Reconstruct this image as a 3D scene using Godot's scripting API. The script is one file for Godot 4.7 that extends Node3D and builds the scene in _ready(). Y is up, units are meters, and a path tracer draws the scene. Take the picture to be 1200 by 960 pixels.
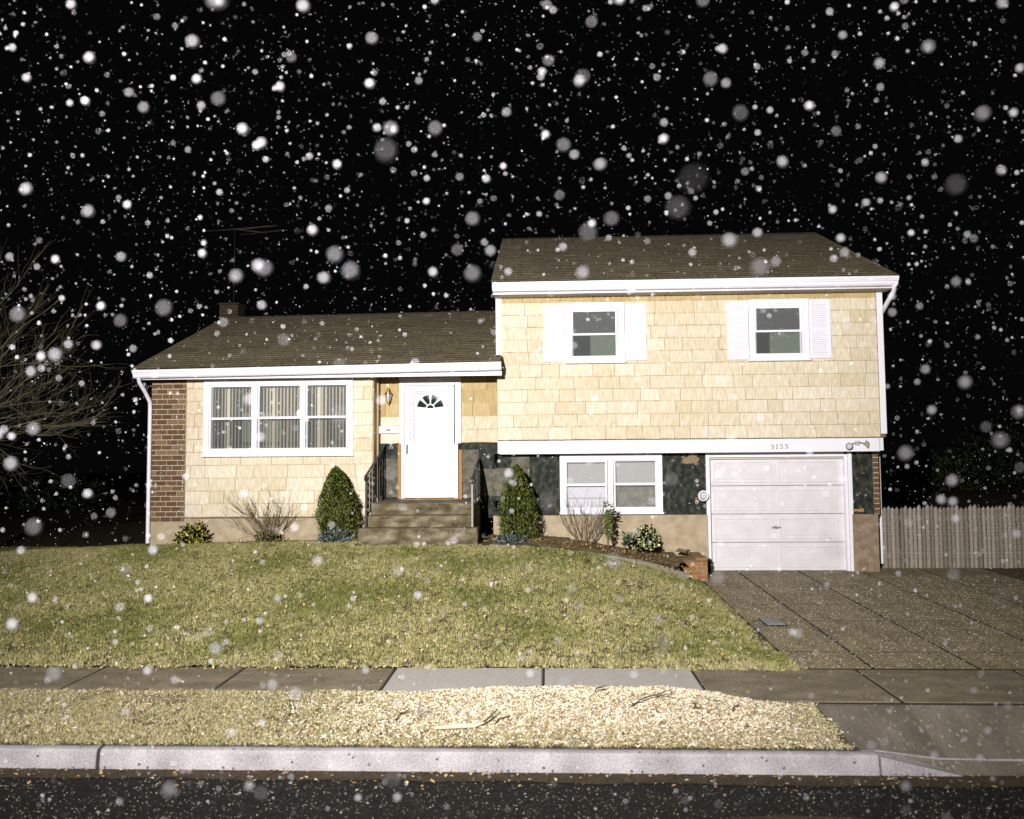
extends Node3D
# A split-level house on a snowy night, lit by one photographic flash standing left of the camera.
# x runs right along the house front, z towards the street, y = 0 is the garage floor.

const EYE := Vector3(0, 2.15, 14.6)
var rng := RandomNumberGenerator.new()
var taken := {}
var M := {}
var lumps := FastNoiseLite.new()

# ------------------------------------------------------------------ mesh helper
class Mb:
	var v := PackedVector3Array()
	var n := PackedVector3Array()
	var c := PackedColorArray()
	var col := Color(1, 1, 1)
	func tri(p: Vector3, q: Vector3, r: Vector3) -> void:
		var m := (q - p).cross(r - p).normalized()
		v.append(p); v.append(r); v.append(q)
		for k in 3:
			n.append(m); c.append(col)
	func quad(p: Vector3, q: Vector3, r: Vector3, s: Vector3) -> void:
		tri(p, q, r); tri(p, r, s)
	func out_quad(p: Vector3, q: Vector3, r: Vector3, s: Vector3, mid: Vector3) -> void:
		if (q - p).cross(r - p).dot((p + q + r + s) * 0.25 - mid) >= 0.0:
			quad(p, q, r, s)
		else:
			quad(s, r, q, p)
	func box(lo: Vector3, hi: Vector3) -> void:
		hexa([lo, Vector3(hi.x, lo.y, lo.z), Vector3(hi.x, lo.y, hi.z), Vector3(lo.x, lo.y, hi.z), Vector3(lo.x, hi.y, lo.z), Vector3(hi.x, hi.y, lo.z), hi, Vector3(lo.x, hi.y, hi.z)])
	func hexa(p: Array) -> void:
		var mid := Vector3.ZERO
		for q: Vector3 in p: mid += q / 8.0
		for f in [[0, 1, 2, 3], [4, 5, 6, 7], [0, 1, 5, 4], [1, 2, 6, 5], [2, 3, 7, 6], [3, 0, 4, 7]]:
			out_quad(p[f[0]], p[f[1]], p[f[2]], p[f[3]], mid)
	func cbox(lo: Vector3, hi: Vector3, ch: float) -> void:
		var mid := (lo + hi) * 0.5
		var h := (hi - lo) * 0.5
		ch = minf(ch, minf(h.x, minf(h.y, h.z)) * 0.8)
		var at := func(s: Vector3, a: int) -> Vector3:
			var p := h * s
			for i in 3:
				if i != a: p[i] -= ch * s[i]
			return mid + p
		for a in 3:
			var b := (a + 1) % 3
			var d := (a + 2) % 3
			for s in [-1.0, 1.0]:
				var k := []
				for t in [[-1, -1], [1, -1], [1, 1], [-1, 1]]:
					var q := Vector3.ZERO
					q[a] = s; q[b] = t[0]; q[d] = t[1]
					k.append(at.call(q, a))
				out_quad(k[0], k[1], k[2], k[3], mid)
				for t in [-1.0, 1.0]:
					var q1 := Vector3.ZERO
					q1[a] = s; q1[b] = t; q1[d] = -1
					var q2 := q1
					q2[d] = 1
					out_quad(at.call(q1, a), at.call(q2, a), at.call(q2, b), at.call(q1, b), mid)
		for x in [-1.0, 1.0]:
			for y in [-1.0, 1.0]:
				for z in [-1.0, 1.0]:
					var s := Vector3(x, y, z)
					var p: Vector3 = at.call(s, 0)
					var q: Vector3 = at.call(s, 1)
					var r: Vector3 = at.call(s, 2)
					if (q - p).cross(r - p).dot(p - mid) > 0: tri(p, q, r)
					else: tri(p, r, q)
	func ring(x0: float, x1: float, y0: float, y1: float, w: float, z0: float, z1: float) -> void:
		# a mitred picture frame whose face is at z1
		var o := [Vector2(x0, y0), Vector2(x1, y0), Vector2(x1, y1), Vector2(x0, y1)]
		var i := [Vector2(x0 + w, y0 + w), Vector2(x1 - w, y0 + w), Vector2(x1 - w, y1 - w), Vector2(x0 + w, y1 - w)]
		for k in 4:
			var m := (k + 1) % 4
			hexa([v3(o[k], z0), v3(o[m], z0), v3(i[m], z0), v3(i[k], z0), v3(o[k], z1), v3(o[m], z1), v3(i[m], z1), v3(i[k], z1)])
	func v3(p: Vector2, z: float) -> Vector3:
		return Vector3(p.x, p.y, z)
	func tube(p: PackedVector3Array, r: PackedFloat32Array, sides := 8) -> void:
		var rings := []
		var nors := []
		var side := Vector3.ZERO
		for i in p.size():
			var d := (p[mini(i + 1, p.size() - 1)] - p[maxi(i - 1, 0)]).normalized()
			if side == Vector3.ZERO:
				side = d.cross(Vector3.UP if absf(d.y) < 0.9 else Vector3.RIGHT).normalized()
			side = (side - d * side.dot(d)).normalized()
			var up := d.cross(side)
			var a := PackedVector3Array()
			var b := PackedVector3Array()
			for k in sides:
				var t := TAU * k / sides
				var q := side * cos(t) + up * sin(t)
				b.append(q)
				a.append(p[i] + q * r[mini(i, r.size() - 1)])
			rings.append(a); nors.append(b)
		for i in p.size() - 1:
			for k in sides:
				var m := (k + 1) % sides
				for t in [[i, k], [i + 1, m], [i, m], [i, k], [i + 1, k], [i + 1, m]]:
					v.append(rings[t[0]][t[1]]); n.append(nors[t[0]][t[1]]); c.append(col)
		for e in [0, p.size() - 1]:
			var d := (p[0] - p[1]).normalized() if e == 0 else (p[e] - p[e - 1]).normalized()
			for k in sides:
				var a: Vector3 = rings[e][k]
				var b: Vector3 = rings[e][(k + 1) % sides]
				for q in ([p[e], a, b] if e == 0 else [p[e], b, a]):
					v.append(q); n.append(d); c.append(col)
	func prism(poly: PackedVector2Array, z0: float, z1: float) -> void:
		# poly counter-clockwise seen from +z
		var t := Geometry2D.triangulate_polygon(poly)
		for i in range(0, t.size(), 3):
			var a := poly[t[i]]
			var b := poly[t[i + 1]]
			var d := poly[t[i + 2]]
			if (b - a).cross(d - a) < 0:
				var e := b
				b = d; d = e
			tri(v3(a, z1), v3(b, z1), v3(d, z1))
			tri(v3(a, z0), v3(d, z0), v3(b, z0))
		for i in poly.size():
			var a := poly[i]
			var b := poly[(i + 1) % poly.size()]
			quad(v3(a, z0), v3(b, z0), v3(b, z1), v3(a, z1))
	func done() -> ArrayMesh:
		var a := []
		a.resize(Mesh.ARRAY_MAX)
		a[Mesh.ARRAY_VERTEX] = v; a[Mesh.ARRAY_NORMAL] = n; a[Mesh.ARRAY_COLOR] = c
		var m := ArrayMesh.new()
		m.add_surface_from_arrays(Mesh.PRIMITIVE_TRIANGLES, a)
		return m

# ------------------------------------------------------------------ nodes
func numbered(called: String) -> String:
	taken[called] = taken.get(called, -1) + 1
	return called if taken[called] == 0 else "%s_%03d" % [called, taken[called]]

func put(called: String, mesh: Mesh, mat: Material, parent: Node) -> MeshInstance3D:
	var o := MeshInstance3D.new()
	o.name = called
	o.mesh = mesh
	o.material_override = mat
	parent.add_child(o, true)
	return o

func part(called: String, parent: Node) -> Node3D:
	var o := Node3D.new()
	o.name = called
	parent.add_child(o, true)
	return o

func tag(o: Node, label: String, category: String, group := "", kind := "") -> Node:
	o.set_meta("label", label)
	o.set_meta("category", category)
	if group: o.set_meta("group", group)
	if kind: o.set_meta("kind", kind)
	return o

func thing(called: String, label: String, category: String, at := Vector3.ZERO, group := "") -> Node3D:
	var o := Node3D.new()
	o.name = numbered(called)
	add_child(o)
	o.position = at
	tag(o, label, category, group)
	return o

func struct(called: String, mesh: Mesh, mat: Material, label: String) -> MeshInstance3D:
	var o := put(numbered(called), mesh, mat, self)
	tag(o, label, called.replace("_", " "), "", "structure")
	return o

func bx(lo: Vector3, hi: Vector3, ch := 0.0) -> ArrayMesh:
	var b := Mb.new()
	if ch > 0: b.cbox(lo, hi, ch)
	else: b.box(lo, hi)
	return b.done()

func pipe(p: Array, r, sides := 8) -> ArrayMesh:
	var b := Mb.new()
	b.tube(PackedVector3Array(p), PackedFloat32Array(r if r is Array else [r]), sides)
	return b.done()

func scatter(called: String, mesh: Mesh, mat: Material, places: Array, cols: PackedColorArray, parent: Node) -> MultiMeshInstance3D:
	var mm := MultiMesh.new()
	mm.transform_format = MultiMesh.TRANSFORM_3D
	mm.use_colors = true
	mm.mesh = mesh
	mm.instance_count = places.size()
	for i in places.size():
		mm.set_instance_transform(i, places[i])
		mm.set_instance_color(i, cols[i])
	var o := MultiMeshInstance3D.new()
	o.name = called
	o.multimesh = mm
	o.material_override = mat
	parent.add_child(o, true)
	return o

# ------------------------------------------------------------------ materials
func noise_tex(sd: int, freq: float, low: Color, high: Color, octaves := 4, size := 512, mid := -1.0) -> NoiseTexture2D:
	var f := FastNoiseLite.new()
	f.seed = sd
	f.frequency = freq
	f.fractal_octaves = octaves
	var t := NoiseTexture2D.new()
	t.width = size; t.height = size
	t.seamless = true
	t.noise = f
	var g := Gradient.new()
	g.set_color(0, low); g.set_color(1, high)
	if mid > 0:
		g.set_offset(0, mid - 0.12); g.set_offset(1, mid + 0.12)
	t.color_ramp = g
	return t

func speck_tex(sd: int, size: int, base: Color, specks: Array) -> ImageTexture:
	# specks: [count, colour, largest radius in pixels]
	var r := RandomNumberGenerator.new()
	r.seed = sd
	var im := Image.create(size, size, false, Image.FORMAT_RGB8)
	var f := FastNoiseLite.new()
	f.seed = sd; f.frequency = 0.35
	var g := FastNoiseLite.new()
	g.seed = sd + 1; g.frequency = 0.012
	for y in size:
		for x in size:
			var k := 1.0 + 0.28 * f.get_noise_2d(x, y) + 0.2 * g.get_noise_2d(x, y)
			im.set_pixel(x, y, Color(base.r * k, base.g * k, base.b * k))
	for s in specks:
		for i in s[0]:
			var cx := r.randi_range(0, size - 1)
			var cy := r.randi_range(0, size - 1)
			var rad: int = r.randi_range(0, s[2])
			var k := r.randf_range(0.55, 1.1)
			var col := Color(s[1].r * k, s[1].g * k, s[1].b * k)
			for dy in range(-rad, rad + 1):
				for dx in range(-rad, rad + 1):
					if dx * dx + dy * dy <= rad * rad + r.randi_range(0, 1):
						im.set_pixel(posmod(cx + dx, size), posmod(cy + dy, size), col)
	return ImageTexture.create_from_image(im)

func mat(called: String, lin: Color, rough: float, tex: Texture2D = null, scale := Vector3.ONE, relief: Texture2D = null, relief_cm := 0.0) -> StandardMaterial3D:
	var m := StandardMaterial3D.new()
	m.resource_name = called
	m.albedo_color = lin.linear_to_srgb()
	m.roughness = rough
	m.metallic_specular = 0.4
	if tex:
		m.albedo_texture = tex
	if tex or relief:
		m.uv1_triplanar = true
		m.uv1_world_triplanar = true
		m.uv1_scale = scale
	if relief:
		m.heightmap_enabled = true
		m.heightmap_texture = relief
		m.heightmap_scale = relief_cm
	M[called] = m
	return m

func materials() -> void:
	var w := Color.WHITE
	var fine := noise_tex(3, 0.06, Color(0.62, 0.62, 0.62), w, 5)
	var soft := noise_tex(5, 0.012, Color(0.95, 0.945, 0.94), w, 5)
	var streak := noise_tex(7, 0.035, Color(0.84, 0.80, 0.72), w, 6)
	var bump := noise_tex(11, 0.09, Color.BLACK, w, 5)
	mat("white_paint", Color(0.80, 0.785, 0.82), 0.5, soft, Vector3.ONE * 0.7)
	mat("white_vinyl", Color(0.80, 0.785, 0.83), 0.5)
	mat("garage_white", Color(0.71, 0.685, 0.71), 0.55, soft, Vector3.ONE * 0.5)
	var sh := mat("shingle", w, 0.85, streak, Vector3(1.8, 0.22, 1.8), streak, 0.12)
	sh.vertex_color_use_as_albedo = true
	mat("felt", Color(0.16, 0.12, 0.08), 0.95)
	var rf := mat("roofing", w, 0.95, noise_tex(13, 0.05, Color(0.45, 0.43, 0.4), w, 5), Vector3(0.35, 1.4, 1.4), bump, 0.15)
	rf.vertex_color_use_as_albedo = true
	mat("roof_deck", Color(0.10, 0.08, 0.06), 0.95)
	mat("mortar", Color(0.68, 0.56, 0.40), 0.95, fine, Vector3.ONE * 1.5)
	var br := mat("brick", w, 0.92, noise_tex(17, 0.05, Color(0.6, 0.55, 0.5), w, 5), Vector3.ONE * 1.7, bump, 0.12)
	br.vertex_color_use_as_albedo = true
	mat("foundation", Color(0.49, 0.41, 0.285), 0.95, noise_tex(19, 0.014, Color(0.83, 0.80, 0.76), w, 6), Vector3.ONE * 0.5, bump, 0.2)
	mat("pier_concrete", Color(0.34, 0.26, 0.19), 0.95, noise_tex(20, 0.014, Color(0.72, 0.7, 0.66), w, 6), Vector3.ONE * 0.6, bump, 0.2)
	mat("step_concrete", Color(0.30, 0.255, 0.175), 0.95, noise_tex(23, 0.010, Color(0.42, 0.39, 0.30), w, 7), Vector3(0.5, 0.9, 0.5), bump, 0.4)
	mat("tar_paper", Color(0.075, 0.082, 0.060), 0.75, noise_tex(29, 0.02, Color(0.12, 0.16, 0.13), w, 8), Vector3(0.8, 0.5, 0.8), bump, 0.3)
	mat("grey_sheathing", Color(0.20, 0.185, 0.145), 0.9, noise_tex(31, 0.014, Color(0.62, 0.62, 0.58), w, 7), Vector3.ONE * 0.7, bump, 0.2)
	mat("raw_wood", Color(0.46, 0.26, 0.09), 0.85, streak, Vector3(6, 1, 6))
	mat("residue", Color(0.38, 0.28, 0.17), 0.95, fine, Vector3.ONE * 2.0)
	mat("flue_dark", Color(0.04, 0.037, 0.026), 0.95, fine, Vector3.ONE * 2.0)  # even dark brown base colour for chimney flue and cap
	mat("iron", Color(0.018, 0.022, 0.02), 0.45)
	mat("pale_iron", Color(0.48, 0.42, 0.36), 0.5, fine, Vector3.ONE * 6.0)
	mat("brass", Color(0.22, 0.15, 0.045), 0.4).metallic = 0.6
	mat("dark_glass", Color(0.012, 0.028, 0.018), 0.06)
	var gl := mat("glass", Color(0.9, 0.95, 0.92, 0.12), 0.02)
	gl.transparency = BaseMaterial3D.TRANSPARENCY_ALPHA
	var scr := mat("screen", Color(0.02, 0.03, 0.025, 0.24), 0.9)
	scr.transparency = BaseMaterial3D.TRANSPARENCY_ALPHA
	mat("blind", Color(0.62, 0.56, 0.42), 0.7)
	mat("room", Color(0.17, 0.21, 0.15), 0.9)
	mat("shade", Color(0.36, 0.36, 0.35), 0.9, soft, Vector3.ONE * 2)
	mat("shade_pale", Color(0.62, 0.60, 0.66), 0.9, soft, Vector3.ONE * 2)
	mat("digit", Color(0.17, 0.12, 0.07), 0.6)
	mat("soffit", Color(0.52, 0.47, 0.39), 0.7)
	mat("curb_concrete", Color(0.42, 0.40, 0.40), 0.9, speck_tex(41, 512, Color(0.86, 0.85, 0.86), [[500, Color(1, 1, 1), 1], [500, Color(0.5, 0.47, 0.45), 1]]), Vector3.ONE * 0.3, bump, 0.15)
	mat("curb_soil", Color(0.10, 0.085, 0.065), 1.0, fine, Vector3.ONE * 2)
	mat("new_slab", Color(0.51, 0.485, 0.445), 0.9, noise_tex(43, 0.03, Color(0.84, 0.83, 0.82), w, 5), Vector3(0.5, 0.5, 2.5), bump, 0.1)
	mat("old_slab", Color(0.32, 0.28, 0.21), 0.85, speck_tex(47, 512, Color(0.8, 0.78, 0.74), [[2500, Color(1, 1, 1), 1], [1200, Color(0.45, 0.42, 0.4), 1]]), Vector3(0.25, 0.25, 0.5), bump, 0.15)
	mat("drive_slab", Color(0.76, 0.70, 0.51), 0.8, speck_tex(53, 1024, Color(0.58, 0.55, 0.5), [[9000, Color(1, 0.95, 0.85), 1], [9000, Color(0.34, 0.31, 0.25), 1]]), Vector3(0.2, 0.2, 0.09), bump, 0.3)
	mat("drive_joint", Color(0.045, 0.037, 0.028), 1.0, fine, Vector3.ONE * 2)
	mat("apron", Color(0.52, 0.475, 0.40), 0.85, speck_tex(59, 1024, Color(0.62, 0.6, 0.58), [[9000, Color(1, 0.97, 0.95), 1], [6000, Color(0.42, 0.40, 0.38), 0]]), Vector3(0.17, 0.17, 0.08), bump, 0.3)
	mat("asphalt", Color(0.20, 0.18, 0.145), 0.75, speck_tex(61, 1024, Color(0.20, 0.20, 0.20), [[9000, Color(0.48, 0.46, 0.43), 1], [3000, Color(1.0, 0.97, 0.9), 1], [9000, Color(0.09, 0.09, 0.09), 2]]), Vector3.ONE * 0.16, bump, 0.6)
	mat("gutter_sand", Color(0.15, 0.122, 0.085), 0.95, speck_tex(67, 512, Color(0.6, 0.57, 0.5), [[3000, Color(1, 0.95, 0.85), 1], [3000, Color(0.25, 0.22, 0.2), 2]]), Vector3.ONE * 0.8, bump, 0.4)
	mat("soil", Color(0.21, 0.165, 0.085), 1.0, noise_tex(71, 0.06, Color(0.35, 0.34, 0.28), w, 6), Vector3.ONE * 1.5, bump, 0.8)
	mat("bed_soil", Color(0.30, 0.23, 0.11), 1.0, noise_tex(72, 0.06, Color(0.35, 0.32, 0.26), w, 6), Vector3.ONE * 1.5, bump, 0.8)
	for k in ["grass", "leaf", "chip", "bark"]:
		var m := mat(k, w, 0.8)
		m.vertex_color_use_as_albedo = true
		if k == "leaf" or k == "grass":
			m.backlight = Color(0.25, 0.25, 0.25)
	var fw := mat("fence_wood", Color(0.66, 0.59, 0.49), 0.9, noise_tex(73, 0.04, Color(0.42, 0.40, 0.38), w, 5), Vector3(4.0, 0.9, 4.0), streak, 0.2)
	fw.vertex_color_use_as_albedo = true
	mat("chip_base", Color(0.46, 0.36, 0.23), 0.95, fine, Vector3.ONE * 1.3)
	mat("twig", Color(0.22, 0.175, 0.09), 0.9, fine, Vector3.ONE * 5)
	mat("tree_bark", Color(0.21, 0.185, 0.11), 0.9, fine, Vector3.ONE * 4)
	mat("dark_twig", Color(0.07, 0.05, 0.03), 0.9)
	mat("pale_wood", Color(0.62, 0.50, 0.33), 0.9)
	# a wet flake is a loose lace of ice, half of it air
	mat("snow", Color(0.86, 0.84, 0.88, 0.8), 0.9).transparency = BaseMaterial3D.TRANSPARENCY_ALPHA
	mat("lid", Color(0.40, 0.38, 0.40), 0.8, fine, Vector3.ONE * 2)
	mat("cream_trim", Color(0.50, 0.40, 0.25), 0.9, streak, Vector3(5, 1, 5))
	mat("antenna", Color(0.07, 0.06, 0.045), 0.5)
	mat("edging", Color(0.36, 0.315, 0.22), 0.95, fine, Vector3.ONE * 2, bump, 0.3)

# ------------------------------------------------------------------ ground
func drive_y(z: float) -> float:
	return -0.0255 * clampf(z, -0.7, 5.83)

func ground_y(x: float, z: float) -> float:
	var side := drive_y(z) - 0.02
	var t := clampf((z - 1.5) / 4.33, 0.0, 1.0)
	var top := lerpf(0.72, -0.13, pow(t, 1.12))
	if z < 1.5:
		top = 0.72 - 0.05 * clampf(1.5 - z, 0, 2)
	if x < -4.0:
		top -= 0.12 * smoothstep(-4.0, -9.0, x) * (1.0 - t)
	# the crest at the far left: the neighbour's plot lies lower
	var crest := -7.5 - 1.1 * maxf(z, -0.3)
	if x < crest and z < 3.5:
		top -= 0.75 * smoothstep(crest - 0.05, crest - 1.6, x) * smoothstep(3.5, 1.6, z)
	var fall := pow(clampf((x + 0.9) / 3.52, 0.0, 1.0), 2.0)
	fall = lerpf(fall, smoothstep(1.4, 2.62, x), t * 0.7)
	var y := lerpf(top, side, fall)
	y += 0.018 * lumps.get_noise_2d(x * 60, z * 60) * (1.0 - fall)
	return y

func verge_edge(x: float) -> float:
	# where grass and chips have grown over the sidewalk
	return 6.72 - 0.17 * smoothstep(-1.6, 0.2, x) * smoothstep(2.2, 1.0, x) + 0.24 * smoothstep(1.0, 2.2, x) + 0.05 * lumps.get_noise_1d(x * 130)

func verge_y(x: float, z: float) -> float:
	var e := verge_edge(x)
	var y := lerpf(-0.143, -0.235, clampf((z - 6.8) / 1.15, 0, 1))
	y -= maxf(0.0, e + 0.04 - z) * 0.6
	var mound := smoothstep(-1.9, -0.2, x) * smoothstep(2.55, 1.2, x) * sin(PI * clampf((z - e) / (7.95 - e), 0, 1))
	return y + 0.09 * mound * (0.85 + 0.5 * lumps.get_noise_2d(x * 90, z * 90)) + 0.012 * lumps.get_noise_2d(x * 160, z * 160)

func sheet(xs: Array, zs: Array, height: Callable, skip = null) -> ArrayMesh:
	var b := Mb.new()
	for i in xs.size() - 1:
		for j in zs.size() - 1:
			if skip != null and skip.call((xs[i] + xs[i + 1]) * 0.5, (zs[j] + zs[j + 1]) * 0.5):
				continue
			var p := []
			for q in [[i, j + 1], [i + 1, j + 1], [i + 1, j], [i, j]]:
				p.append(Vector3(xs[q[0]], height.call(xs[q[0]], zs[q[1]]), zs[q[1]]))
			b.quad(p[0], p[1], p[2], p[3])
	return b.done()

func steps_of(a: float, b: float, d: float) -> Array:
	var out := []
	var n := int(ceil((b - a) / d))
	for i in n + 1:
		out.append(lerpf(a, b, float(i) / n))
	return out

func build_ground() -> void:
	var xs := [-120.0, -60.0, -30.0, -20.0] + steps_of(-15, 2.7, 0.25) + [6.0, 9.0, 14.0, 22.0, 40.0, 120.0]
	var zs := [-120.0, -50.0, -25.0, -15.0] + steps_of(-10, 5.83, 0.25)
	struct("ground", sheet(xs, zs, ground_y), M.soil, "winter ground under the lawn and around the house")
	# verge soil and the bed below the pavement
	struct("verge", sheet([-120.0, -30.0] + steps_of(-10, 2.46, 0.12), steps_of(6.2, 7.94, 0.12), verge_y), M.soil, "strip of dry soil between sidewalk and kerb")
	struct("sub_base", bx(Vector3(-120, -0.9, 5.8), Vector3(120, -0.41, 8.0)), M.curb_soil, "earth below the pavement and kerb")
	var road := Mb.new()
	road.quad(Vector3(-120, -0.405, 60), Vector3(120, -0.405, 60), Vector3(120, -0.405, 8.0), Vector3(-120, -0.405, 8.0))
	struct("road", road.done(), M.asphalt, "wet dark asphalt street with pale stone specks")
	# sandy gutter strip with a ragged edge
	var g := Mb.new()
	var f := FastNoiseLite.new()
	f.seed = 4; f.frequency = 0.6
	var gx := steps_of(-12, 12, 0.1)
	for i in gx.size() - 1:
		var za: float = 8.22 + 0.06 * f.get_noise_1d(gx[i]) + 0.04 * f.get_noise_1d(gx[i] * 7)
		var zb: float = 8.22 + 0.06 * f.get_noise_1d(gx[i + 1]) + 0.04 * f.get_noise_1d(gx[i + 1] * 7)
		g.quad(Vector3(gx[i], -0.401, za), Vector3(gx[i + 1], -0.401, zb), Vector3(gx[i + 1], -0.398, 8.02), Vector3(gx[i], -0.398, 8.02))
	struct("gutter_strip", g.done(), M.gutter_sand, "brown sandy gutter strip along the kerb")
	# a dry pale patch of grit on the road
	var poly := PackedVector2Array()
	for k in 26:
		var a := TAU * k / 26
		var r := 1.0 + 0.25 * f.get_noise_1d(40 + k * 1.3)
		poly.append(Vector2(1.75 + 0.75 * r * cos(a), 8.95 + 0.2 * r * sin(a)))
	var pb := Mb.new()
	for k in 26:
		pb.tri(Vector3(1.75, -0.4, 8.95), Vector3(poly[(k + 1) % 26].x, -0.4, poly[(k + 1) % 26].y), Vector3(poly[k].x, -0.4, poly[k].y))
	struct("grit_patch", pb.done(), M.gutter_sand, "pale sandy patch on the asphalt near the bottom edge")

	# sidewalk: one slab after the other
	var walk := part("sidewalk", self)
	tag(walk, "concrete sidewalk of large slabs crossing in front of the lawn", "sidewalk", "", "structure")
	var joints := [-14.5, -12.9, -11.3, -9.7, -8.1, -6.55, -4.92, -3.345, -1.665, -0.055, 1.525, 3.27, 4.9, 6.5, 8.1, 9.7, 11.3]
	for i in joints.size() - 1:
		var x0: float = joints[i]
		var x1: float = joints[i + 1]
		var light := i >= 8 and i <= 9
		var s := put("slab", bx(Vector3(x0 + 0.013, -0.4, 5.845), Vector3(x1 - 0.013, -0.150 + 0.004 * rng.randf_range(-1, 1) + (0.006 if light else 0.0), 6.97 + 0.004 * (i % 2)), 0.012), M.new_slab if light else M.old_slab, walk)
		if light: s.set_meta("label", "newer pale grey sidewalk slab")
	put("joint_bed", bx(Vector3(-14.5, -0.405, 5.80), Vector3(11.3, -0.156, 6.99)), M.drive_joint, walk)

	# driveway slabs
	var drive := part("driveway", self)
	tag(drive, "wet brown concrete driveway with joints leading to the garage", "driveway", "", "structure")
	var dx := [2.66, 3.47, 4.58, 5.72, 6.86, 8.0]
	var dz := [-0.62, 1.15, 2.55, 3.6, 5.15, 5.825]
	for i in dx.size() - 1:
		for j in dz.size() - 1:
			var b := Mb.new()
			var e := 0.02
			var lift := rng.randf_range(0.0, 0.0015)
			var q := []
			for y in [0, 1]:
				for p in [[dx[i] + e, dz[j] + e], [dx[i + 1] - e, dz[j] + e], [dx[i + 1] - e, dz[j + 1] - e], [dx[i] + e, dz[j + 1] - e]]:
					q.append(Vector3(p[0], drive_y(p[1]) + lift if y == 1 else -0.3, p[1]))
			b.hexa(q)
			put("slab", b.done(), M.drive_slab, drive)
	put("joint_bed", sheet([2.65, 5.0, 8.01], steps_of(-0.62, 5.83, 1.0), func(_x, z): return drive_y(z) - 0.0012), M.drive_joint, drive)

	# apron between sidewalk and street
	var ap := Mb.new()
	var edge := PackedVector2Array()
	for k in 25:
		var x := 2.44 + 10.0 * k / 24.0
		edge.append(Vector2(x, 7.93 - 0.18 * smoothstep(2.44, 3.9, x)))
	for k in 24:
		var a := edge[k]
		var b2 := edge[k + 1]
		var ya := lerpf(-0.24, -0.375, smoothstep(2.5, 3.5, a.x))
		var yb := lerpf(-0.24, -0.375, smoothstep(2.5, 3.5, b2.x))
		ap.quad(Vector3(a.x, ya, a.y), Vector3(b2.x, yb, b2.y), Vector3(b2.x, -0.165, 6.975), Vector3(a.x, -0.165, 6.975))
		ap.quad(Vector3(a.x, -0.402, 8.02), Vector3(b2.x, -0.402, 8.02), Vector3(b2.x, yb, b2.y), Vector3(a.x, ya, a.y))
	struct("driveway_apron", ap.done(), M.apron, "grey driveway apron between sidewalk and street")
	var lip := []
	for k in 18:
		var x := 2.62 + 9.0 * k / 17.0
		lip.append(Vector3(x, lerpf(-0.24, -0.372, smoothstep(2.5, 3.5, x)), 7.935 - 0.18 * smoothstep(2.44, 3.9, x)))
	var lp := put("apron_lip", pipe(lip, 0.011, 6), M.curb_concrete, self)
	tag(lp, "thin pale concrete edge line of the driveway apron", "kerb edge", "", "structure")

	# kerb stones
	var curb := part("kerb", self)
	tag(curb, "pale grey concrete kerb along the street", "kerb", "", "structure")
	for s in [[-12.0, -8.2], [-8.2, -3.745], [-3.725, 2.615]]:
		var b := Mb.new()
		var n := int((s[1] - s[0]) / 0.35) + 1
		for i in n:
			var xa := lerpf(s[0] + 0.006, s[1] - 0.006, float(i) / n)
			var xb := lerpf(s[0] + 0.006, s[1] - 0.006, float(i + 1) / n)
			# profile with a worn, rounded nose
			var pr := [Vector2(7.92, -0.45), Vector2(7.92, -0.245), Vector2(7.985, -0.243), Vector2(8.012, -0.250), Vector2(8.026, -0.268), Vector2(8.048, -0.45)]
			for k in pr.size() - 1:
				b.quad(Vector3(xb, pr[k].y, pr[k].x), Vector3(xa, pr[k].y, pr[k].x), Vector3(xa, pr[k + 1].y, pr[k + 1].x), Vector3(xb, pr[k + 1].y, pr[k + 1].x))
			if i == 0 or i == n - 1:
				var xe := xa if i == 0 else xb
				for k in range(1, pr.size() - 1):
					if i == 0: b.tri(Vector3(xe, pr[0].y, pr[0].x), Vector3(xe, pr[k + 1].y, pr[k + 1].x), Vector3(xe, pr[k].y, pr[k].x))
					else: b.tri(Vector3(xe, pr[0].y, pr[0].x), Vector3(xe, pr[k].y, pr[k].x), Vector3(xe, pr[k + 1].y, pr[k + 1].x))
		put("kerb_stone", b.done(), M.curb_concrete, curb)
	var wd := Mb.new()
	wd.hexa([Vector3(2.63, -0.45, 7.94), Vector3(3.25, -0.45, 7.94), Vector3(3.25, -0.45, 8.05), Vector3(2.63, -0.45, 8.048), Vector3(2.63, -0.248, 7.95), Vector3(3.25, -0.395, 7.95), Vector3(3.25, -0.396, 8.04), Vector3(2.63, -0.262, 8.02)])
	put("dropped_kerb", wd.done(), M.curb_concrete, curb)
	# soil rim along the back of the kerb
	var rim := Mb.new()
	var rx := steps_of(-12, 2.5, 0.05)
	var ra := PackedVector3Array()
	for x: float in rx:
		ra.append(Vector3(x, -0.238, 7.955 + 0.012 * f.get_noise_1d(x * 9)))
	for i in rx.size() - 1:
		rim.quad(ra[i], ra[i + 1], Vector3(rx[i + 1], -0.232, 7.88), Vector3(rx[i], -0.232, 7.88))
	struct("soil_edge", rim.done(), M.curb_soil, "dark line of soil lying over the back of the kerb")

	# concrete edging of the planting bed and the bed's soil
	var pts := [Vector3(-0.95, 0.71, 1.62), Vector3(-0.3, 0.66, 1.56), Vector3(0.3, 0.60, 1.47), Vector3(0.82, 0.53, 1.38), Vector3(1.45, 0.42, 1.32), Vector3(2.0, 0.29, 1.28), Vector3(2.32, 0.17, 1.22)]
	var eb := thing("bed_edging", "curved low concrete edging between lawn and planting bed", "edging")
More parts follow.
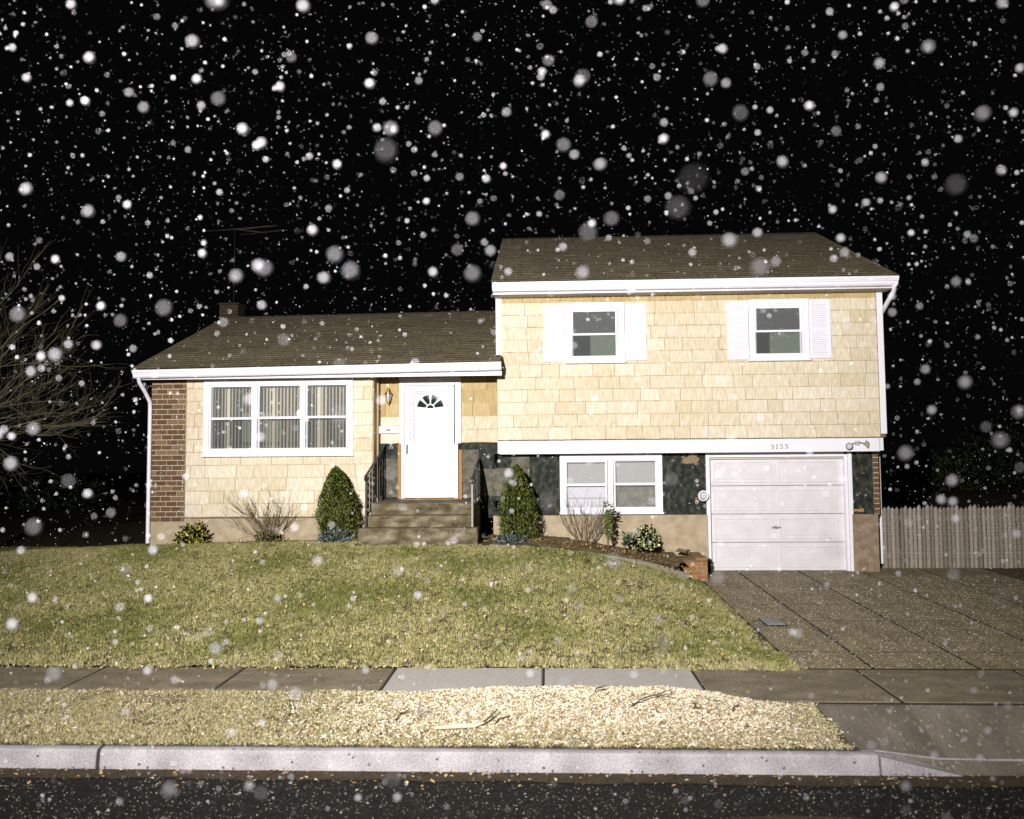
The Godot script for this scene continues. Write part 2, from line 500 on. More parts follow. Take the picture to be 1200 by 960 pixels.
	for i in pts.size() - 1:
		var a: Vector3 = pts[i]
		var b: Vector3 = pts[i + 1]
		var d := (b - a).normalized() * 0.012
		var w := Vector3(0, 0, 0.06)
		var k := Mb.new()
		var h := Vector3(0, 0.018, 0)
		var lo := Vector3(0, -0.3, 0)
		k.hexa([a + d - w + lo, b - w + lo, b + w + lo, a + d + w + lo, a + d - w + h, b - w + h, b + w + h, a + d + w + h])
		put("edging_block", k.done(), M.edging, eb)
	var bedx := steps_of(-1.05, 2.3, 0.12)
	var bed_top := func(x: float) -> float: return lerpf(0.70, 0.36, smoothstep(-0.4, 2.3, x))
	var bed := sheet(bedx, steps_of(-0.25, 1.5, 0.12), func(x, z): return bed_top.call(x) + 0.03 * lumps.get_noise_2d(x * 140, z * 140) - 0.10 * smoothstep(1.1, 1.5, z), func(x, z): return z > 1.62 - 0.13 * (x + 1))
	struct("planting_bed", bed, M.bed_soil, "brown litter-covered planting bed below the basement window")

# ------------------------------------------------------------------ house
func csg_wall(called: String, parent: Node, lo: Vector3, hi: Vector3, holes: Array, m: Material) -> void:
	var w := CSGBox3D.new()
	w.name = called
	w.size = hi - lo
	w.position = (lo + hi) * 0.5
	w.material = m
	for h in holes:
		var c := CSGBox3D.new()
		c.name = "opening"
		c.operation = CSGShape3D.OPERATION_SUBTRACTION
		c.size = Vector3(h[1] - h[0], h[3] - h[2], (hi.z - lo.z) + 0.2)
		c.position = Vector3((h[0] + h[1]) * 0.5, (h[2] + h[3]) * 0.5, (lo.z + hi.z) * 0.5) - w.position
		c.material = m
		w.add_child(c, true)
	parent.add_child(w, true)

func shingle(parent: Node, x0: float, x1: float, y0: float, y1: float, zf: float, tone: Color, edge: Color) -> void:
	var b := Mb.new()
	var n := clampi(int(round((x1 - x0) / 0.11)), 1, 5)
	var bot := []
	for i in n + 1:
		bot.append(y0 + rng.randf_range(-0.006, 0.005))
	var zt := zf + 0.004
	var zb := zf + 0.017
	for i in n:
		var xa := lerpf(x0, x1, float(i) / n)
		var xb := lerpf(x0, x1, float(i + 1) / n)
		var ea: float = bot[i] + rng.randf_range(0.005, 0.013)
		var eb: float = bot[i + 1] + rng.randf_range(0.005, 0.013)
		b.col = edge
		b.quad(Vector3(xa, bot[i], zb), Vector3(xb, bot[i + 1], zb), Vector3(xb, eb, zb), Vector3(xa, ea, zb))
		b.quad(Vector3(xa, bot[i], zf), Vector3(xb, bot[i + 1], zf), Vector3(xb, bot[i + 1], zb), Vector3(xa, bot[i], zb))
		b.col = tone
		b.quad(Vector3(xa, ea, zb), Vector3(xb, eb, zb), Vector3(xb, y1, zt), Vector3(xa, y1, zt))
	b.col = edge
	b.quad(Vector3(x0, bot[0], zf), Vector3(x0, bot[0], zb), Vector3(x0, y1, zt), Vector3(x0, y1, zf))
	b.quad(Vector3(x1, bot[n], zb), Vector3(x1, bot[n], zf), Vector3(x1, y1, zf), Vector3(x1, y1, zt))
	put("shingle", b.done(), M.shingle, parent)

func shingles(parent: Node, x0: float, x1: float, y0: float, y1: float, zf: float, holes: Array, course: float, wmin: float, wmax: float, old_rows := 1) -> void:
	var rows := int(round((y1 - y0) / course))
	course = (y1 - y0) / rows
	for r in rows:
		var a := y0 + r * course
		var b := a + course
		var cuts := []
		var x := x0 + rng.randf_range(0.08, wmax)
		while x < x1 - wmin * 0.5:
			cuts.append(x)
			x += rng.randf_range(wmin, wmax)
		for h in holes:
			if h[3] > a + 0.01 and h[2] < b - 0.01:
				for e in [h[0], h[1]]:
					if e > x0 and e < x1: cuts.append(e)
		cuts.append(x0); cuts.append(x1)
		cuts.sort()
		for i in cuts.size() - 1:
			var xa: float = cuts[i]
			var xb: float = cuts[i + 1]
			if xb - xa < 0.03: continue
			var lo := a
			var hi := b
			var gone := false
			for h in holes:
				var mid := (xa + xb) * 0.5
				if mid > h[0] and mid < h[1] and h[3] > lo and h[2] < hi:
					if h[2] <= lo and h[3] >= hi: gone = true
					elif h[2] <= lo: lo = h[3]
					elif h[3] >= hi: hi = h[2]
			if gone or hi - lo < 0.03: continue
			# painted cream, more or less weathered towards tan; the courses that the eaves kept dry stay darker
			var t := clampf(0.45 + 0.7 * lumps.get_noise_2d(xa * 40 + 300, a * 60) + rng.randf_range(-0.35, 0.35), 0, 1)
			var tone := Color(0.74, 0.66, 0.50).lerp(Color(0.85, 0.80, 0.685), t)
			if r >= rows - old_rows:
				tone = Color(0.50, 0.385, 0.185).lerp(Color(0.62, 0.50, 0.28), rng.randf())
			var edge := Color(0.50, 0.40, 0.24).lerp(Color(0.72, 0.62, 0.44), rng.randf())
			shingle(parent, xa + 0.003, xb - 0.003, lo, hi, zf, tone, edge)

func sash_window(parent: Node, o: Array, glass: Array, z: float, casing: float, screens := true) -> Node3D:
	# o: outer casing rectangle; glass: glazed rectangles, each with an upper and a lower sash
	var w := part("window", parent)
	var b := Mb.new()
	b.ring(o[0], o[1], o[2], o[3], casing, z - 0.02, z + 0.05)
	put("casing", b.done(), M.white_vinyl, w)
	put("sill", bx(Vector3(o[0] - 0.02, o[2] - 0.025, z - 0.02), Vector3(o[1] + 0.02, o[2] + 0.012, z + 0.075), 0.006), M.white_vinyl, w)
	for k in glass.size():
		var g: Array = glass[k]
		var x0: float = o[0] + casing if k == 0 else (glass[k - 1][1] + g[0]) * 0.5
		var x1: float = o[1] - casing if k == glass.size() - 1 else (g[1] + glass[k + 1][0]) * 0.5
		if k > 0:
			put("mullion", bx(Vector3(x0 - 0.05, o[2] + casing - 0.01, z - 0.06), Vector3(x0 + 0.05, o[3] - casing + 0.01, z + 0.042), 0.006), M.white_vinyl, w)
		var fr := Mb.new()
		fr.ring(x0 + 0.002, x1 - 0.002, o[2] + casing, o[3] - casing, 0.03, z - 0.08, z + 0.025)
		put("frame", fr.done(), M.white_vinyl, w)
		var mid: float = (g[2] + g[3]) * 0.5
		for s in 2:
			var y0: float = g[2] if s == 0 else mid
			var y1: float = mid if s == 0 else g[3]
			var zz := z - 0.045 if s == 0 else z - 0.015
			var bar := 0.022
			var sx0: float = g[0] - 0.035
			var sx1: float = g[1] + 0.035
			var ring := Mb.new()
			var ya: float = y0 - (0.04 if s == 0 else bar)
			var yb: float = y1 + (bar if s == 0 else 0.04)
			# stiles and rails of different widths
			var oo := [Vector2(sx0, ya), Vector2(sx1, ya), Vector2(sx1, yb), Vector2(sx0, yb)]
			var ii := [Vector2(g[0], y0 + (0.0 if s == 0 else 0.004)), Vector2(g[1], y0 + (0.0 if s == 0 else 0.004)), Vector2(g[1], y1 - 0.004), Vector2(g[0], y1 - 0.004)]
			for q in 4:
				var m := (q + 1) % 4
				ring.hexa([ring.v3(oo[q], zz - 0.02), ring.v3(oo[m], zz - 0.02), ring.v3(ii[m], zz - 0.02), ring.v3(ii[q], zz - 0.02), ring.v3(oo[q], zz + 0.012), ring.v3(oo[m], zz + 0.012), ring.v3(ii[m], zz + 0.006), ring.v3(ii[q], zz + 0.006)])
			put("sash", ring.done(), M.white_vinyl, w)
			var pn := Mb.new()
			pn.quad(Vector3(g[0] - 0.01, y0 - 0.01, zz - 0.006), Vector3(g[1] + 0.01, y0 - 0.01, zz - 0.006), Vector3(g[1] + 0.01, y1 + 0.01, zz - 0.006), Vector3(g[0] - 0.01, y1 + 0.01, zz - 0.006))
			put("pane", pn.done(), M.glass, w)
			if s == 0 and screens:
				var sc := Mb.new()
				sc.quad(Vector3(g[0] - 0.02, y0 - 0.02, z - 0.012), Vector3(g[1] + 0.02, y0 - 0.02, z - 0.012), Vector3(g[1] + 0.02, y1 - 0.004, z - 0.012), Vector3(g[0] - 0.02, y1 - 0.004, z - 0.012))
				put("insect_screen", sc.done(), M.screen, w)
	return w

func shutter(parent: Node, x0: float, x1: float, y0: float, y1: float, z: float) -> void:
	var s := part("shutter", parent)
	var b := Mb.new()
	b.ring(x0, x1, y0, y1, 0.055, z, z + 0.035)
	put("frame", b.done(), M.white_vinyl, s)
	var mid := (y0 + y1) * 0.5
	put("middle_rail", bx(Vector3(x0 + 0.054, mid - 0.04, z), Vector3(x1 - 0.054, mid + 0.04, z + 0.033)), M.white_vinyl, s)
	put("backing", bx(Vector3(x0 + 0.05, y0 + 0.05, z), Vector3(x1 - 0.05, y1 - 0.05, z + 0.006)), M.garage_white, s)
	for half in [[y0 + 0.055, mid - 0.04], [mid + 0.04, y1 - 0.055]]:
		var n := 11
		for i in n:
			var a := lerpf(half[0], half[1], (i + 0.1) / n)
			var d := lerpf(half[0], half[1], (i + 0.95) / n)
			var l := Mb.new()
			l.hexa([Vector3(x0 + 0.054, a, z + 0.012), Vector3(x1 - 0.054, a, z + 0.012), Vector3(x1 - 0.054, a, z + 0.027), Vector3(x0 + 0.054, a, z + 0.027), Vector3(x0 + 0.054, d, z + 0.007), Vector3(x1 - 0.054, d, z + 0.007), Vector3(x1 - 0.054, d, z + 0.012), Vector3(x0 + 0.054, d, z + 0.012)])
			put("slat", l.done(), M.white_vinyl, s)

func roof(parent: Node, x0: float, x1: float, x1_low: float, z_e: float, y_e: float, z_r: float, y_r: float, shear: float) -> void:
	var r := part("roof", parent)
	var h := func(x: float) -> float: return shear * (x - x1)
	var deck := Mb.new()
	var zb := 2.0 * z_r - z_e
	var th := Vector3(0, -0.14, 0)
	for q in [[z_e - 0.24, y_e - 0.02 + 0.24 * (y_r - y_e) / (z_e - z_r), z_r, y_r - 0.02], [zb, y_e - 0.02, z_r, y_r - 0.02]]:
		var a := Vector3(x0 + 0.01, q[1] + h.call(x0), q[0])
		var b := Vector3(x1 - 0.005, q[1], q[0])
		var c := Vector3(x1 - 0.005, q[3], q[2])
		var d := Vector3(x0 + 0.01, q[3] + h.call(x0), q[2])
		deck.hexa([a + th, b + th, c + th, d + th, a, b, c, d])
	put("deck", deck.done(), M.roof_deck, r)
	var n := 30
	for i in n:
		var b := Mb.new()
		var t0 := float(i) / n
		var t1 := minf(1.0, float(i + 1.15) / n)
		var za := lerpf(z_e, z_r, t0)
		var ya := lerpf(y_e, y_r, t0)
		var zc := lerpf(z_e, z_r, t1)
		var yc := lerpf(y_e, y_r, t1)
		var right := x1_low if zc > 0.03 else x1
		var x := x0 - rng.randf_range(0.0, 0.3)
		while x < right:
			var wd := rng.randf_range(0.26, 0.34)
			var a := maxf(x, x0)
			var e := minf(x + wd, right)
			if e - a > 0.004:
				var t := clampf(0.5 + 0.6 * lumps.get_noise_2d(a * 30, za * 60) + rng.randf_range(-0.4, 0.4), 0, 1)
				b.col = Color(0.38, 0.325, 0.185).lerp(Color(0.60, 0.525, 0.32), t)
				var g := 0.003
				var up := 0.013 + rng.randf_range(0, 0.004)
				var A := Vector3(a + g, ya + up + h.call(a), za + 0.006)
				var B := Vector3(e - g, ya + up + h.call(e), za + 0.006)
				var C := Vector3(e - g, yc + 0.004 + h.call(e), zc)
				var D := Vector3(a + g, yc + 0.004 + h.call(a), zc)
				b.quad(A, B, C, D)
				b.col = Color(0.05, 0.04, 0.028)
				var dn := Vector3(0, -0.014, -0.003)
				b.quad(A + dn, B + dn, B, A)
			x += wd
		put("shingle_course", b.done(), M.roofing, r)
	var cap := Mb.new()
	cap.col = Color(0.12, 0.095, 0.058)
	var k := x0
	while k < x1 - 0.1:
		var e := minf(k + 0.3, x1)
		var y: float = y_r + 0.012 + h.call(k)
		cap.hexa([Vector3(k, y - 0.07, z_r + 0.14), Vector3(e, y - 0.07, z_r + 0.14), Vector3(e, y - 0.07, z_r - 0.14), Vector3(k, y - 0.07, z_r - 0.14), Vector3(k, y + 0.012, z_r + 0.012), Vector3(e, y + 0.004, z_r + 0.012), Vector3(e, y + 0.004, z_r - 0.012), Vector3(k, y + 0.012, z_r - 0.012)])
		k += 0.3
	put("ridge_cap", cap.done(), M.roofing, r)

func gutter(parent: Node, a: Vector3, b: Vector3, h: float) -> void:
	# an ogee gutter seen from the street, with its fascia board
	var g := Mb.new()
	var pr := [Vector2(-0.10, -h), Vector2(0.02, -h), Vector2(0.045, -h * 0.82), Vector2(0.048, -h * 0.55), Vector2(0.075, -h * 0.38), Vector2(0.09, -h * 0.2), Vector2(0.09, -0.008), Vector2(0.098, -0.008), Vector2(0.098, 0.0), Vector2(0.078, 0.0), Vector2(0.07, -h * 0.5), Vector2(-0.10, -h * 0.6)]
	for i in pr.size():
		var p: Vector2 = pr[i]
		var q: Vector2 = pr[(i + 1) % pr.size()]
		g.quad(a + Vector3(0, p.y, p.x), b + Vector3(0, p.y, p.x), b + Vector3(0, q.y, q.x), a + Vector3(0, q.y, q.x))
	var poly := PackedVector2Array(pr)
	var t := Geometry2D.triangulate_polygon(poly)
	for i in range(0, t.size(), 3):
		for e in [a, b]:
			g.tri(e + Vector3(0, poly[t[i]].y, poly[t[i]].x), e + Vector3(0, poly[t[i + 1]].y, poly[t[i + 1]].x), e + Vector3(0, poly[t[i + 2]].y, poly[t[i + 2]].x))
	put("gutter", g.done(), M.white_vinyl, parent)
	put("fascia", bx(Vector3(a.x, minf(a.y, b.y) - h - 0.02, a.z - 0.135), Vector3(b.x, maxf(a.y, b.y) - 0.05, a.z - 0.104)), M.white_paint, parent)

func soffit(parent: Node, x0: float, x1: float, y: float, z0: float, z1: float) -> void:
	var b := Mb.new()
	var x := x0
	while x < x1:
		var e := minf(x + 0.1, x1)
		b.quad(Vector3(x, y, z0), Vector3(x + (e - x) * 0.75, y, z0), Vector3(x + (e - x) * 0.75, y, z1), Vector3(x, y, z1))
		b.hexa([Vector3(x + (e - x) * 0.75, y - 0.012, z0), Vector3(e, y - 0.012, z0), Vector3(e, y - 0.012, z1), Vector3(x + (e - x) * 0.75, y - 0.012, z1), Vector3(x + (e - x) * 0.75, y, z0), Vector3(e, y, z0), Vector3(e, y, z1), Vector3(x + (e - x) * 0.75, y, z1)])
		x += 0.1
	put("soffit", b.done(), M.soffit, parent)

func bricks(parent: Node, x0: float, x1: float, y0: float, y1: float, zf: float, course: float, length: float) -> void:
	var rows := int(round((y1 - y0) / course))
	course = (y1 - y0) / rows
	for r in rows:
		var x := x0 - (length * 0.5 if r % 2 == 1 else 0.0)
		while x < x1 - 0.01:
			var a := maxf(x, x0) + 0.006
			var e := minf(x + length, x1) - 0.008
			if e - a > 0.02:
				var b := Mb.new()
				var t := rng.randf()
				b.col = Color(0.25, 0.155, 0.085).lerp(Color(0.17, 0.10, 0.055), t)
				if rng.randf() < 0.16: b.col = Color(0.33, 0.235, 0.14)
				var y := y0 + r * course
				b.cbox(Vector3(a, y + 0.009, zf - 0.05), Vector3(e, y + course - 0.010, zf + rng.randf_range(0.008, 0.014)), 0.005)
				put("brick", b.done(), M.brick, parent)
			x += length

func build_house() -> void:
	var h := thing("house", "cream shingled split-level house with white garage door and trim", "house")
	var winA := [0.37, 1.455, 3.865, 4.965]
	var winB := [3.715, 4.79, 3.865, 4.975]
	var pic := [-6.375, -3.565, 2.205, 3.655]
	var doorw := [-2.77, -1.60, 1.2, 3.66]
	var base := [0.245, 2.14, 1.085, 2.165]
	var gar := [2.99, 5.50, -0.05, 2.10]

	# --- upper floor: wall, shingles, band
	var uw := part("wall", h)
	uw.set_meta("label", "cream shingled upper wall over the garage")
	csg_wall("sheathing", uw, Vector3(-0.9, 2.44, -0.16), Vector3(6.12, 5.2, 0.0), [[0.42, 1.4, 3.92, 4.9], [3.77, 4.74, 3.92, 4.92]], M.felt)
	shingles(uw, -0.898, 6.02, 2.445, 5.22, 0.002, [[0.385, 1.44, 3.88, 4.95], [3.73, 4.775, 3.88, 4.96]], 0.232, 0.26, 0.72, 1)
	put("corner_board", bx(Vector3(-0.915, 3.78, -0.05), Vector3(-0.803, 5.12, 0.03), 0.004), M.white_vinyl, h)
	put("corner_board", bx(Vector3(6.03, 2.5, -0.1), Vector3(6.135, 5.14, 0.03), 0.004), M.white_vinyl, h)
	put("band_board", bx(Vector3(-0.855, 2.185, -0.06), Vector3(6.01, 2.425, -0.005), 0.004), M.white_vinyl, h)
	put("overhang_floor", bx(Vector3(-0.9, 2.2, -7.4), Vector3(6.1, 2.438, -0.065)), M.white_paint, h)
	roof(h, -0.97, 6.2, 6.2, 0.60, 5.255, -3.55, 7.18, 0.0)
	gutter(h, Vector3(-0.94, 5.265, 0.50), Vector3(6.2, 5.25, 0.50), 0.155)
	soffit(h, -0.93, 6.19, 5.085, 0.02, 0.37)
	for x in [-0.895, 6.12]:
		var gb := Mb.new()
		var q := PackedVector2Array([Vector2(-7.6, 0), Vector2(-0.46, 0), Vector2(-0.46, 2.3), Vector2(-0.17, 2.3), Vector2(-0.17, 5.3), Vector2(-3.55, 6.95), Vector2(-7.6, 5.0)])
		if x < 0: q = PackedVector2Array([Vector2(-7.6, 2.2), Vector2(-0.17, 2.2), Vector2(-0.17, 5.3), Vector2(-3.55, 6.95), Vector2(-7.6, 5.0)])
		gb.prism(q, 0, 0.08)
		var o := put("side_wall", gb.done(), M.foundation if false else M.felt, h)
		o.transform = Transform3D(Basis(Vector3(0, 0, 1), Vector3(0, 1, 0), Vector3(-1, 0, 0)), Vector3(x + (0.08 if x < 0 else 0.0) , 0, 0))
	put("back_wall", bx(Vector3(-0.9, -0.1, -7.6), Vector3(6.1, 5.1, -7.45)), M.felt, h)
	put("ceiling", bx(Vector3(-0.88, 5.16, -7.4), Vector3(6.1, 5.2, -0.17)), M.room, h)
	put("room_wall", bx(Vector3(-0.88, 2.45, -2.7), Vector3(6.1, 5.15, -2.6)), M.room, h)

	# --- upper windows with shutters
	for w in [[winA, [0.515, 1.295, 3.965, 4.81]], [winB, [3.865, 4.65, 3.975, 4.82]]]:
		sash_window(h, w[0], [w[1]], 0.02, 0.085)
		var o: Array = w[0]
		shutter(h, o[0] - 0.395, o[0] - 0.012, o[2] + 0.01, o[3] - 0.03, 0.02)
		shutter(h, o[1] + 0.012, o[1] + 0.395, o[2] + 0.02, o[3] - 0.02, 0.02)

	# --- lower floor right: dark building paper, basement window, garage
	csg_wall("wall", h, Vector3(-1.0, 1.0, -0.45), Vector3(6.08, 2.2, -0.31), [[0.30, 2.08, 1.14, 2.12], [2.95, 5.54, 0.5, 2.16]], M.tar_paper)
	csg_wall("foundation", h, Vector3(-1.0, -0.3, -0.45), Vector3(5.56, 1.045, -0.225), [[2.95, 5.57, -0.4, 1.3]], M.foundation)
	put("pier", bx(Vector3(5.575, -0.2, -0.45), Vector3(6.03, 1.04, -0.22), 0.01), M.pier_concrete, h)
	# patches of sheathing where the facing came off
	for p in [[-1.58, -1.28, 1.38, 2.28, "grey_sheathing"], [-1.25, -0.32, 1.42, 1.93, "grey_sheathing"], [-0.66, -0.32, 1.94, 2.16, "grey_sheathing"], [2.52, 2.80, 1.98, 2.13, "residue"], [2.84, 2.93, 1.11, 1.19, "residue"], [5.62, 5.80, 1.08, 1.13, "raw_wood"], [5.95, 5.985, 1.06, 2.18, "grey_sheathing"], [0.12, 0.2, 1.75, 1.86, "residue"]]:
		var q := PackedVector2Array()
		var nn := 7
		var jag := 0.035 if p[4] == "residue" else 0.014
		for i in nn: q.append(Vector2(lerpf(p[0], p[1], float(i) / nn), p[2] + rng.randf_range(-jag, jag)))
		for i in nn: q.append(Vector2(p[1] + rng.randf_range(-jag, jag), lerpf(p[2], p[3], float(i) / nn)))
		for i in nn: q.append(Vector2(lerpf(p[1], p[0], float(i) / nn), p[3] + rng.randf_range(-jag, jag)))
		for i in nn: q.append(Vector2(p[0] + rng.randf_range(-jag, jag), lerpf(p[3], p[2], float(i) / nn)))
		var b := Mb.new()
		b.prism(q, -0.309, -0.298)
		put("facing_patch", b.done(), M[p[4]], h)
	var quoin := part("brick_edge", h)
	bricks(quoin, 5.99, 6.10, 1.045, 2.17, -0.30, 0.094, 0.22)
	put("mortar", bx(Vector3(5.995, 1.042, -0.42), Vector3(6.095, 2.172, -0.302)), M.mortar, quoin)
	# basement window and the shades behind it
	var bw := sash_window(h, base, [[0.375, 1.09, 1.185, 2.03], [1.28, 2.02, 1.185, 2.045]], -0.30, 0.075, false)
	bw.set_meta("label", "white twin basement window below the band board")
	var sd := thing("window_shade", "pale fabric shade hanging in left half of basement window", "shade", Vector3(0.73, 1.17, -0.47))
	put("upper_cloth", bx(Vector3(-0.42, 0.44, 0), Vector3(0.42, 0.98, 0.01)), M.shade, sd)
	put("lower_cloth", bx(Vector3(-0.42, -0.02, 0.012), Vector3(0.42, 0.436, 0.022)), M.shade_pale, sd)
	put("hem_bar", bx(Vector3(-0.42, 0.17, 0.024), Vector3(0.42, 0.19, 0.032)), M.shade, sd)
	var sd2 := thing("window_shade", "grey fabric shade hanging in right half of basement window", "shade", Vector3(1.65, 1.17, -0.47))
	put("upper_cloth", bx(Vector3(-0.42, 0.43, 0), Vector3(0.42, 0.98, 0.01)), M.shade, sd2)
	put("lower_cloth", bx(Vector3(-0.42, -0.02, -0.06), Vector3(0.42, 0.426, -0.05)), M.grey_sheathing, sd2)

	# garage door
	var gd := part("garage_door", h)
	var gx0: float = gar[0] + 0.03
	var gx1: float = gar[1] - 0.02
	for r in 4:
		var y0 := 0.0 + r * 0.522
		put("section", bx(Vector3(gx0, y0 + 0.004, -0.44), Vector3(gx1, y0 + 0.518, -0.385), 0.006), M.garage_white, gd)
		for s in 2:
			var xa := lerpf(gx0, gx1, 0.03 + 0.485 * s)
			var xb := lerpf(gx0, gx1, 0.465 + 0.485 * s)
			var b := Mb.new()
			b.ring(xa, xb, y0 + 0.065, y0 + 0.455, 0.03, -0.386, -0.368)
			put("panel_moulding", b.done(), M.garage_white, gd)
			var f := Mb.new()
			f.cbox(Vector3(xa + 0.05, y0 + 0.115, -0.386), Vector3(xb - 0.05, y0 + 0.405, -0.377), 0.008)
			put("panel", f.done(), M.garage_white, gd)
	var hd := Mb.new()
	hd.tube(PackedVector3Array([Vector3(4.22, 0.80, -0.385), Vector3(4.22, 0.80, -0.34)]), PackedFloat32Array([0.03, 0.026]), 10)
	hd.tube(PackedVector3Array([Vector3(4.14, 0.80, -0.335), Vector3(4.30, 0.80, -0.335)]), PackedFloat32Array([0.012]), 6)
	put("handle", hd.done(), M.pale_iron, gd)
	put("jamb", bx(Vector3(2.945, -0.02, -0.44), Vector3(3.015, 2.18, -0.262), 0.005), M.white_vinyl, gd)
	put("jamb", bx(Vector3(5.475, -0.02, -0.44), Vector3(5.525, 2.14, -0.285), 0.005), M.white_vinyl, gd)
	put("jamb", bx(Vector3(5.53, -0.02, -0.44), Vector3(5.60, 2.18, -0.255), 0.005), M.white_vinyl, gd)
	put("head_trim", bx(Vector3(3.02, 2.095, -0.44), Vector3(5.47, 2.18, -0.28), 0.005), M.white_vinyl, gd)
	put("head_stop", bx(Vector3(3.02, 2.06, -0.384), Vector3(5.47, 2.09, -0.33), 0.005), M.soffit, gd)

	# house number
	var num := part("house_number", h)
	var font := SystemFont.new()
	font.font_names = PackedStringArray(["Droid Serif"])
	for k in 4:
		var tm := TextMesh.new()
		tm.font = font
		tm.text = "3153"[k]
		tm.font_size = 22
		tm.pixel_size = 0.0052
		tm.depth = 0.008
		var o := put("digit", tm, M.digit, num)
		o.position = Vector3(4.095 + 0.082 * k, 2.28 + 0.002 * k, 0.0)
		o.rotation.z = [0.05, -0.12, 0.03, 0.06][k]

	# --- left wing: brick pier, shingled bay with picture window
	var lw := part("wall", h)
	lw.set_meta("label", "cream shingled bay wall with the picture window")
	csg_wall("sheathing", lw, Vector3(-7.35, 1.02, -0.12), Vector3(-3.2, 3.72, 0.05), [[-6.32, -3.62, 2.27, 3.59]], M.felt)
	shingles(lw, -6.72, -3.205, 1.07, 3.70, 0.052, [[-6.355, -3.585, 2.21, 3.65]], 0.232, 0.26, 0.72, 0)
	put("corner_board", bx(Vector3(-3.204, 1.07, -0.2), Vector3(-3.185, 3.68, 0.058)), M.cream_trim, h)
	put("return_wall", bx(Vector3(-3.3, 1.0, -0.45), Vector3(-3.205, 3.7, -0.125)), M.felt, h)
	put("return_board", bx(Vector3(-3.2, 1.0, -0.31), Vector3(-3.155, 3.66, -0.205)), M.cream_trim, h)
	var pier := part("brick_pier", h)
	put("mortar", bx(Vector3(-7.375, 0.98, -0.02), Vector3(-6.725, 3.66, 0.078)), M.mortar, pier)
	bricks(pier, -7.38, -6.722, 0.985, 3.65, 0.08, 0.0945, 0.205)
	csg_wall("foundation", h, Vector3(-7.37, 0.2, -0.3), Vector3(-3.19, 1.04, 0.062), [], M.foundation)
	var pw := sash_window(h, pic, [[-6.245, -5.495, 2.30, 3.49], [-5.34, -4.58, 2.305, 3.5], [-4.435, -3.685, 2.31, 3.505]], 0.065, 0.10)
	pw.set_meta("label", "wide white picture window of three sashes")
	roof(h, -7.52, -0.93, -0.80, 0.60, 3.83, -3.55, 5.50, 0.008)
	gutter(h, Vector3(-7.5, 3.765, 0.5), Vector3(-0.79, 3.83, 0.5), 0.14)
	soffit(h, -7.45, -0.92, 3.665, -0.25, 0.37)
	var lg := Mb.new()
	lg.prism(PackedVector2Array([Vector2(-7.6, 0.2), Vector2(-0.02, 0.2), Vector2(-0.02, 3.8), Vector2(-3.55, 5.3), Vector2(-7.6, 3.6)]), 0, 0.08)
	var lgo := put("side_wall", lg.done(), M.felt, h)
	lgo.transform = Transform3D(Basis(Vector3(0, 0, 1), Vector3(0, 1, 0), Vector3(-1, 0, 0)), Vector3(-7.29, 0, 0))
	put("back_wall", bx(Vector3(-7.3, 0.2, -7.6), Vector3(-0.99, 3.6, -7.45)), M.felt, h)
	put("ceiling", bx(Vector3(-7.28, 3.70, -7.4), Vector3(-0.99, 3.74, -0.46)), M.room, h)
	put("floor_slab", bx(Vector3(-7.28, 1.1, -7.4), Vector3(-1.02, 1.3, -0.46)), M.room, h)
	put("room_wall", bx(Vector3(-7.28, 1.3, -3.2), Vector3(-1.0, 3.7, -3.1)), M.room, h)

	# --- entry wall with the door
	var ew := part("wall", h)
	ew.set_meta("label", "recessed entry wall around the front door")
	csg_wall("sheathing", ew, Vector3(-3.2, 1.0, -0.45), Vector3(-0.9, 3.72, -0.31), [[-2.68, -1.70, 1.4, 3.5]], M.tar_paper)
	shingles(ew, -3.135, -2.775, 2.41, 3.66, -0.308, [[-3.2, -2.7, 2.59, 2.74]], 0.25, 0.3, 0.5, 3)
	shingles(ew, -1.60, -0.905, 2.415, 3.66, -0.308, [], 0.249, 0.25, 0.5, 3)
	# a strip of shingle under the overhang joins the two walls
	put("mail_board", bx(Vector3(-3.18, 2.60, -0.30), Vector3(-2.78, 2.735, -0.262), 0.004), M.white_vinyl, h)
	var mp := Mb.new()
	for k in 14:
		var a := TAU * k / 14
		var b := TAU * (k + 1) / 14
		mp.tri(Vector3(-2.975, 2.665, -0.25), Vector3(-2.975 + 0.045 * cos(a), 2.665 + 0.026 * sin(a), -0.256), Vector3(-2.975 + 0.045 * cos(b), 2.665 + 0.026 * sin(b), -0.256))
		mp.quad(Vector3(-2.975 + 0.045 * cos(a), 2.665 + 0.026 * sin(a), -0.263), Vector3(-2.975 + 0.045 * cos(b), 2.665 + 0.026 * sin(b), -0.263), Vector3(-2.975 + 0.045 * cos(b), 2.665 + 0.026 * sin(b), -0.256), Vector3(-2.975 + 0.045 * cos(a), 2.665 + 0.026 * sin(a), -0.256))
	put("number_plate", mp.done(), M.pale_iron, h)
	for p in [[-3.13, -2.80, 1.40, 2.12], [-1.585, -1.30, 1.38, 2.27]]:
		put("facing_patch", bx(Vector3(p[0], p[2], -0.309), Vector3(p[1], p[3], -0.300)), M.grey_sheathing, h)
	put("wood_strip", bx(Vector3(-2.80, 1.37, -0.30), Vector3(-2.745, 2.40, -0.272), 0.003), M.raw_wood, h)
	put("wood_strip", bx(Vector3(-1.648, 1.33, -0.30), Vector3(-1.59, 2.28, -0.272), 0.003), M.raw_wood, h)
	put("threshold", bx(Vector3(-2.74, 1.285, -0.40), Vector3(-1.65, 1.372, -0.21), 0.006), M.raw_wood, h)
	front_door(h)

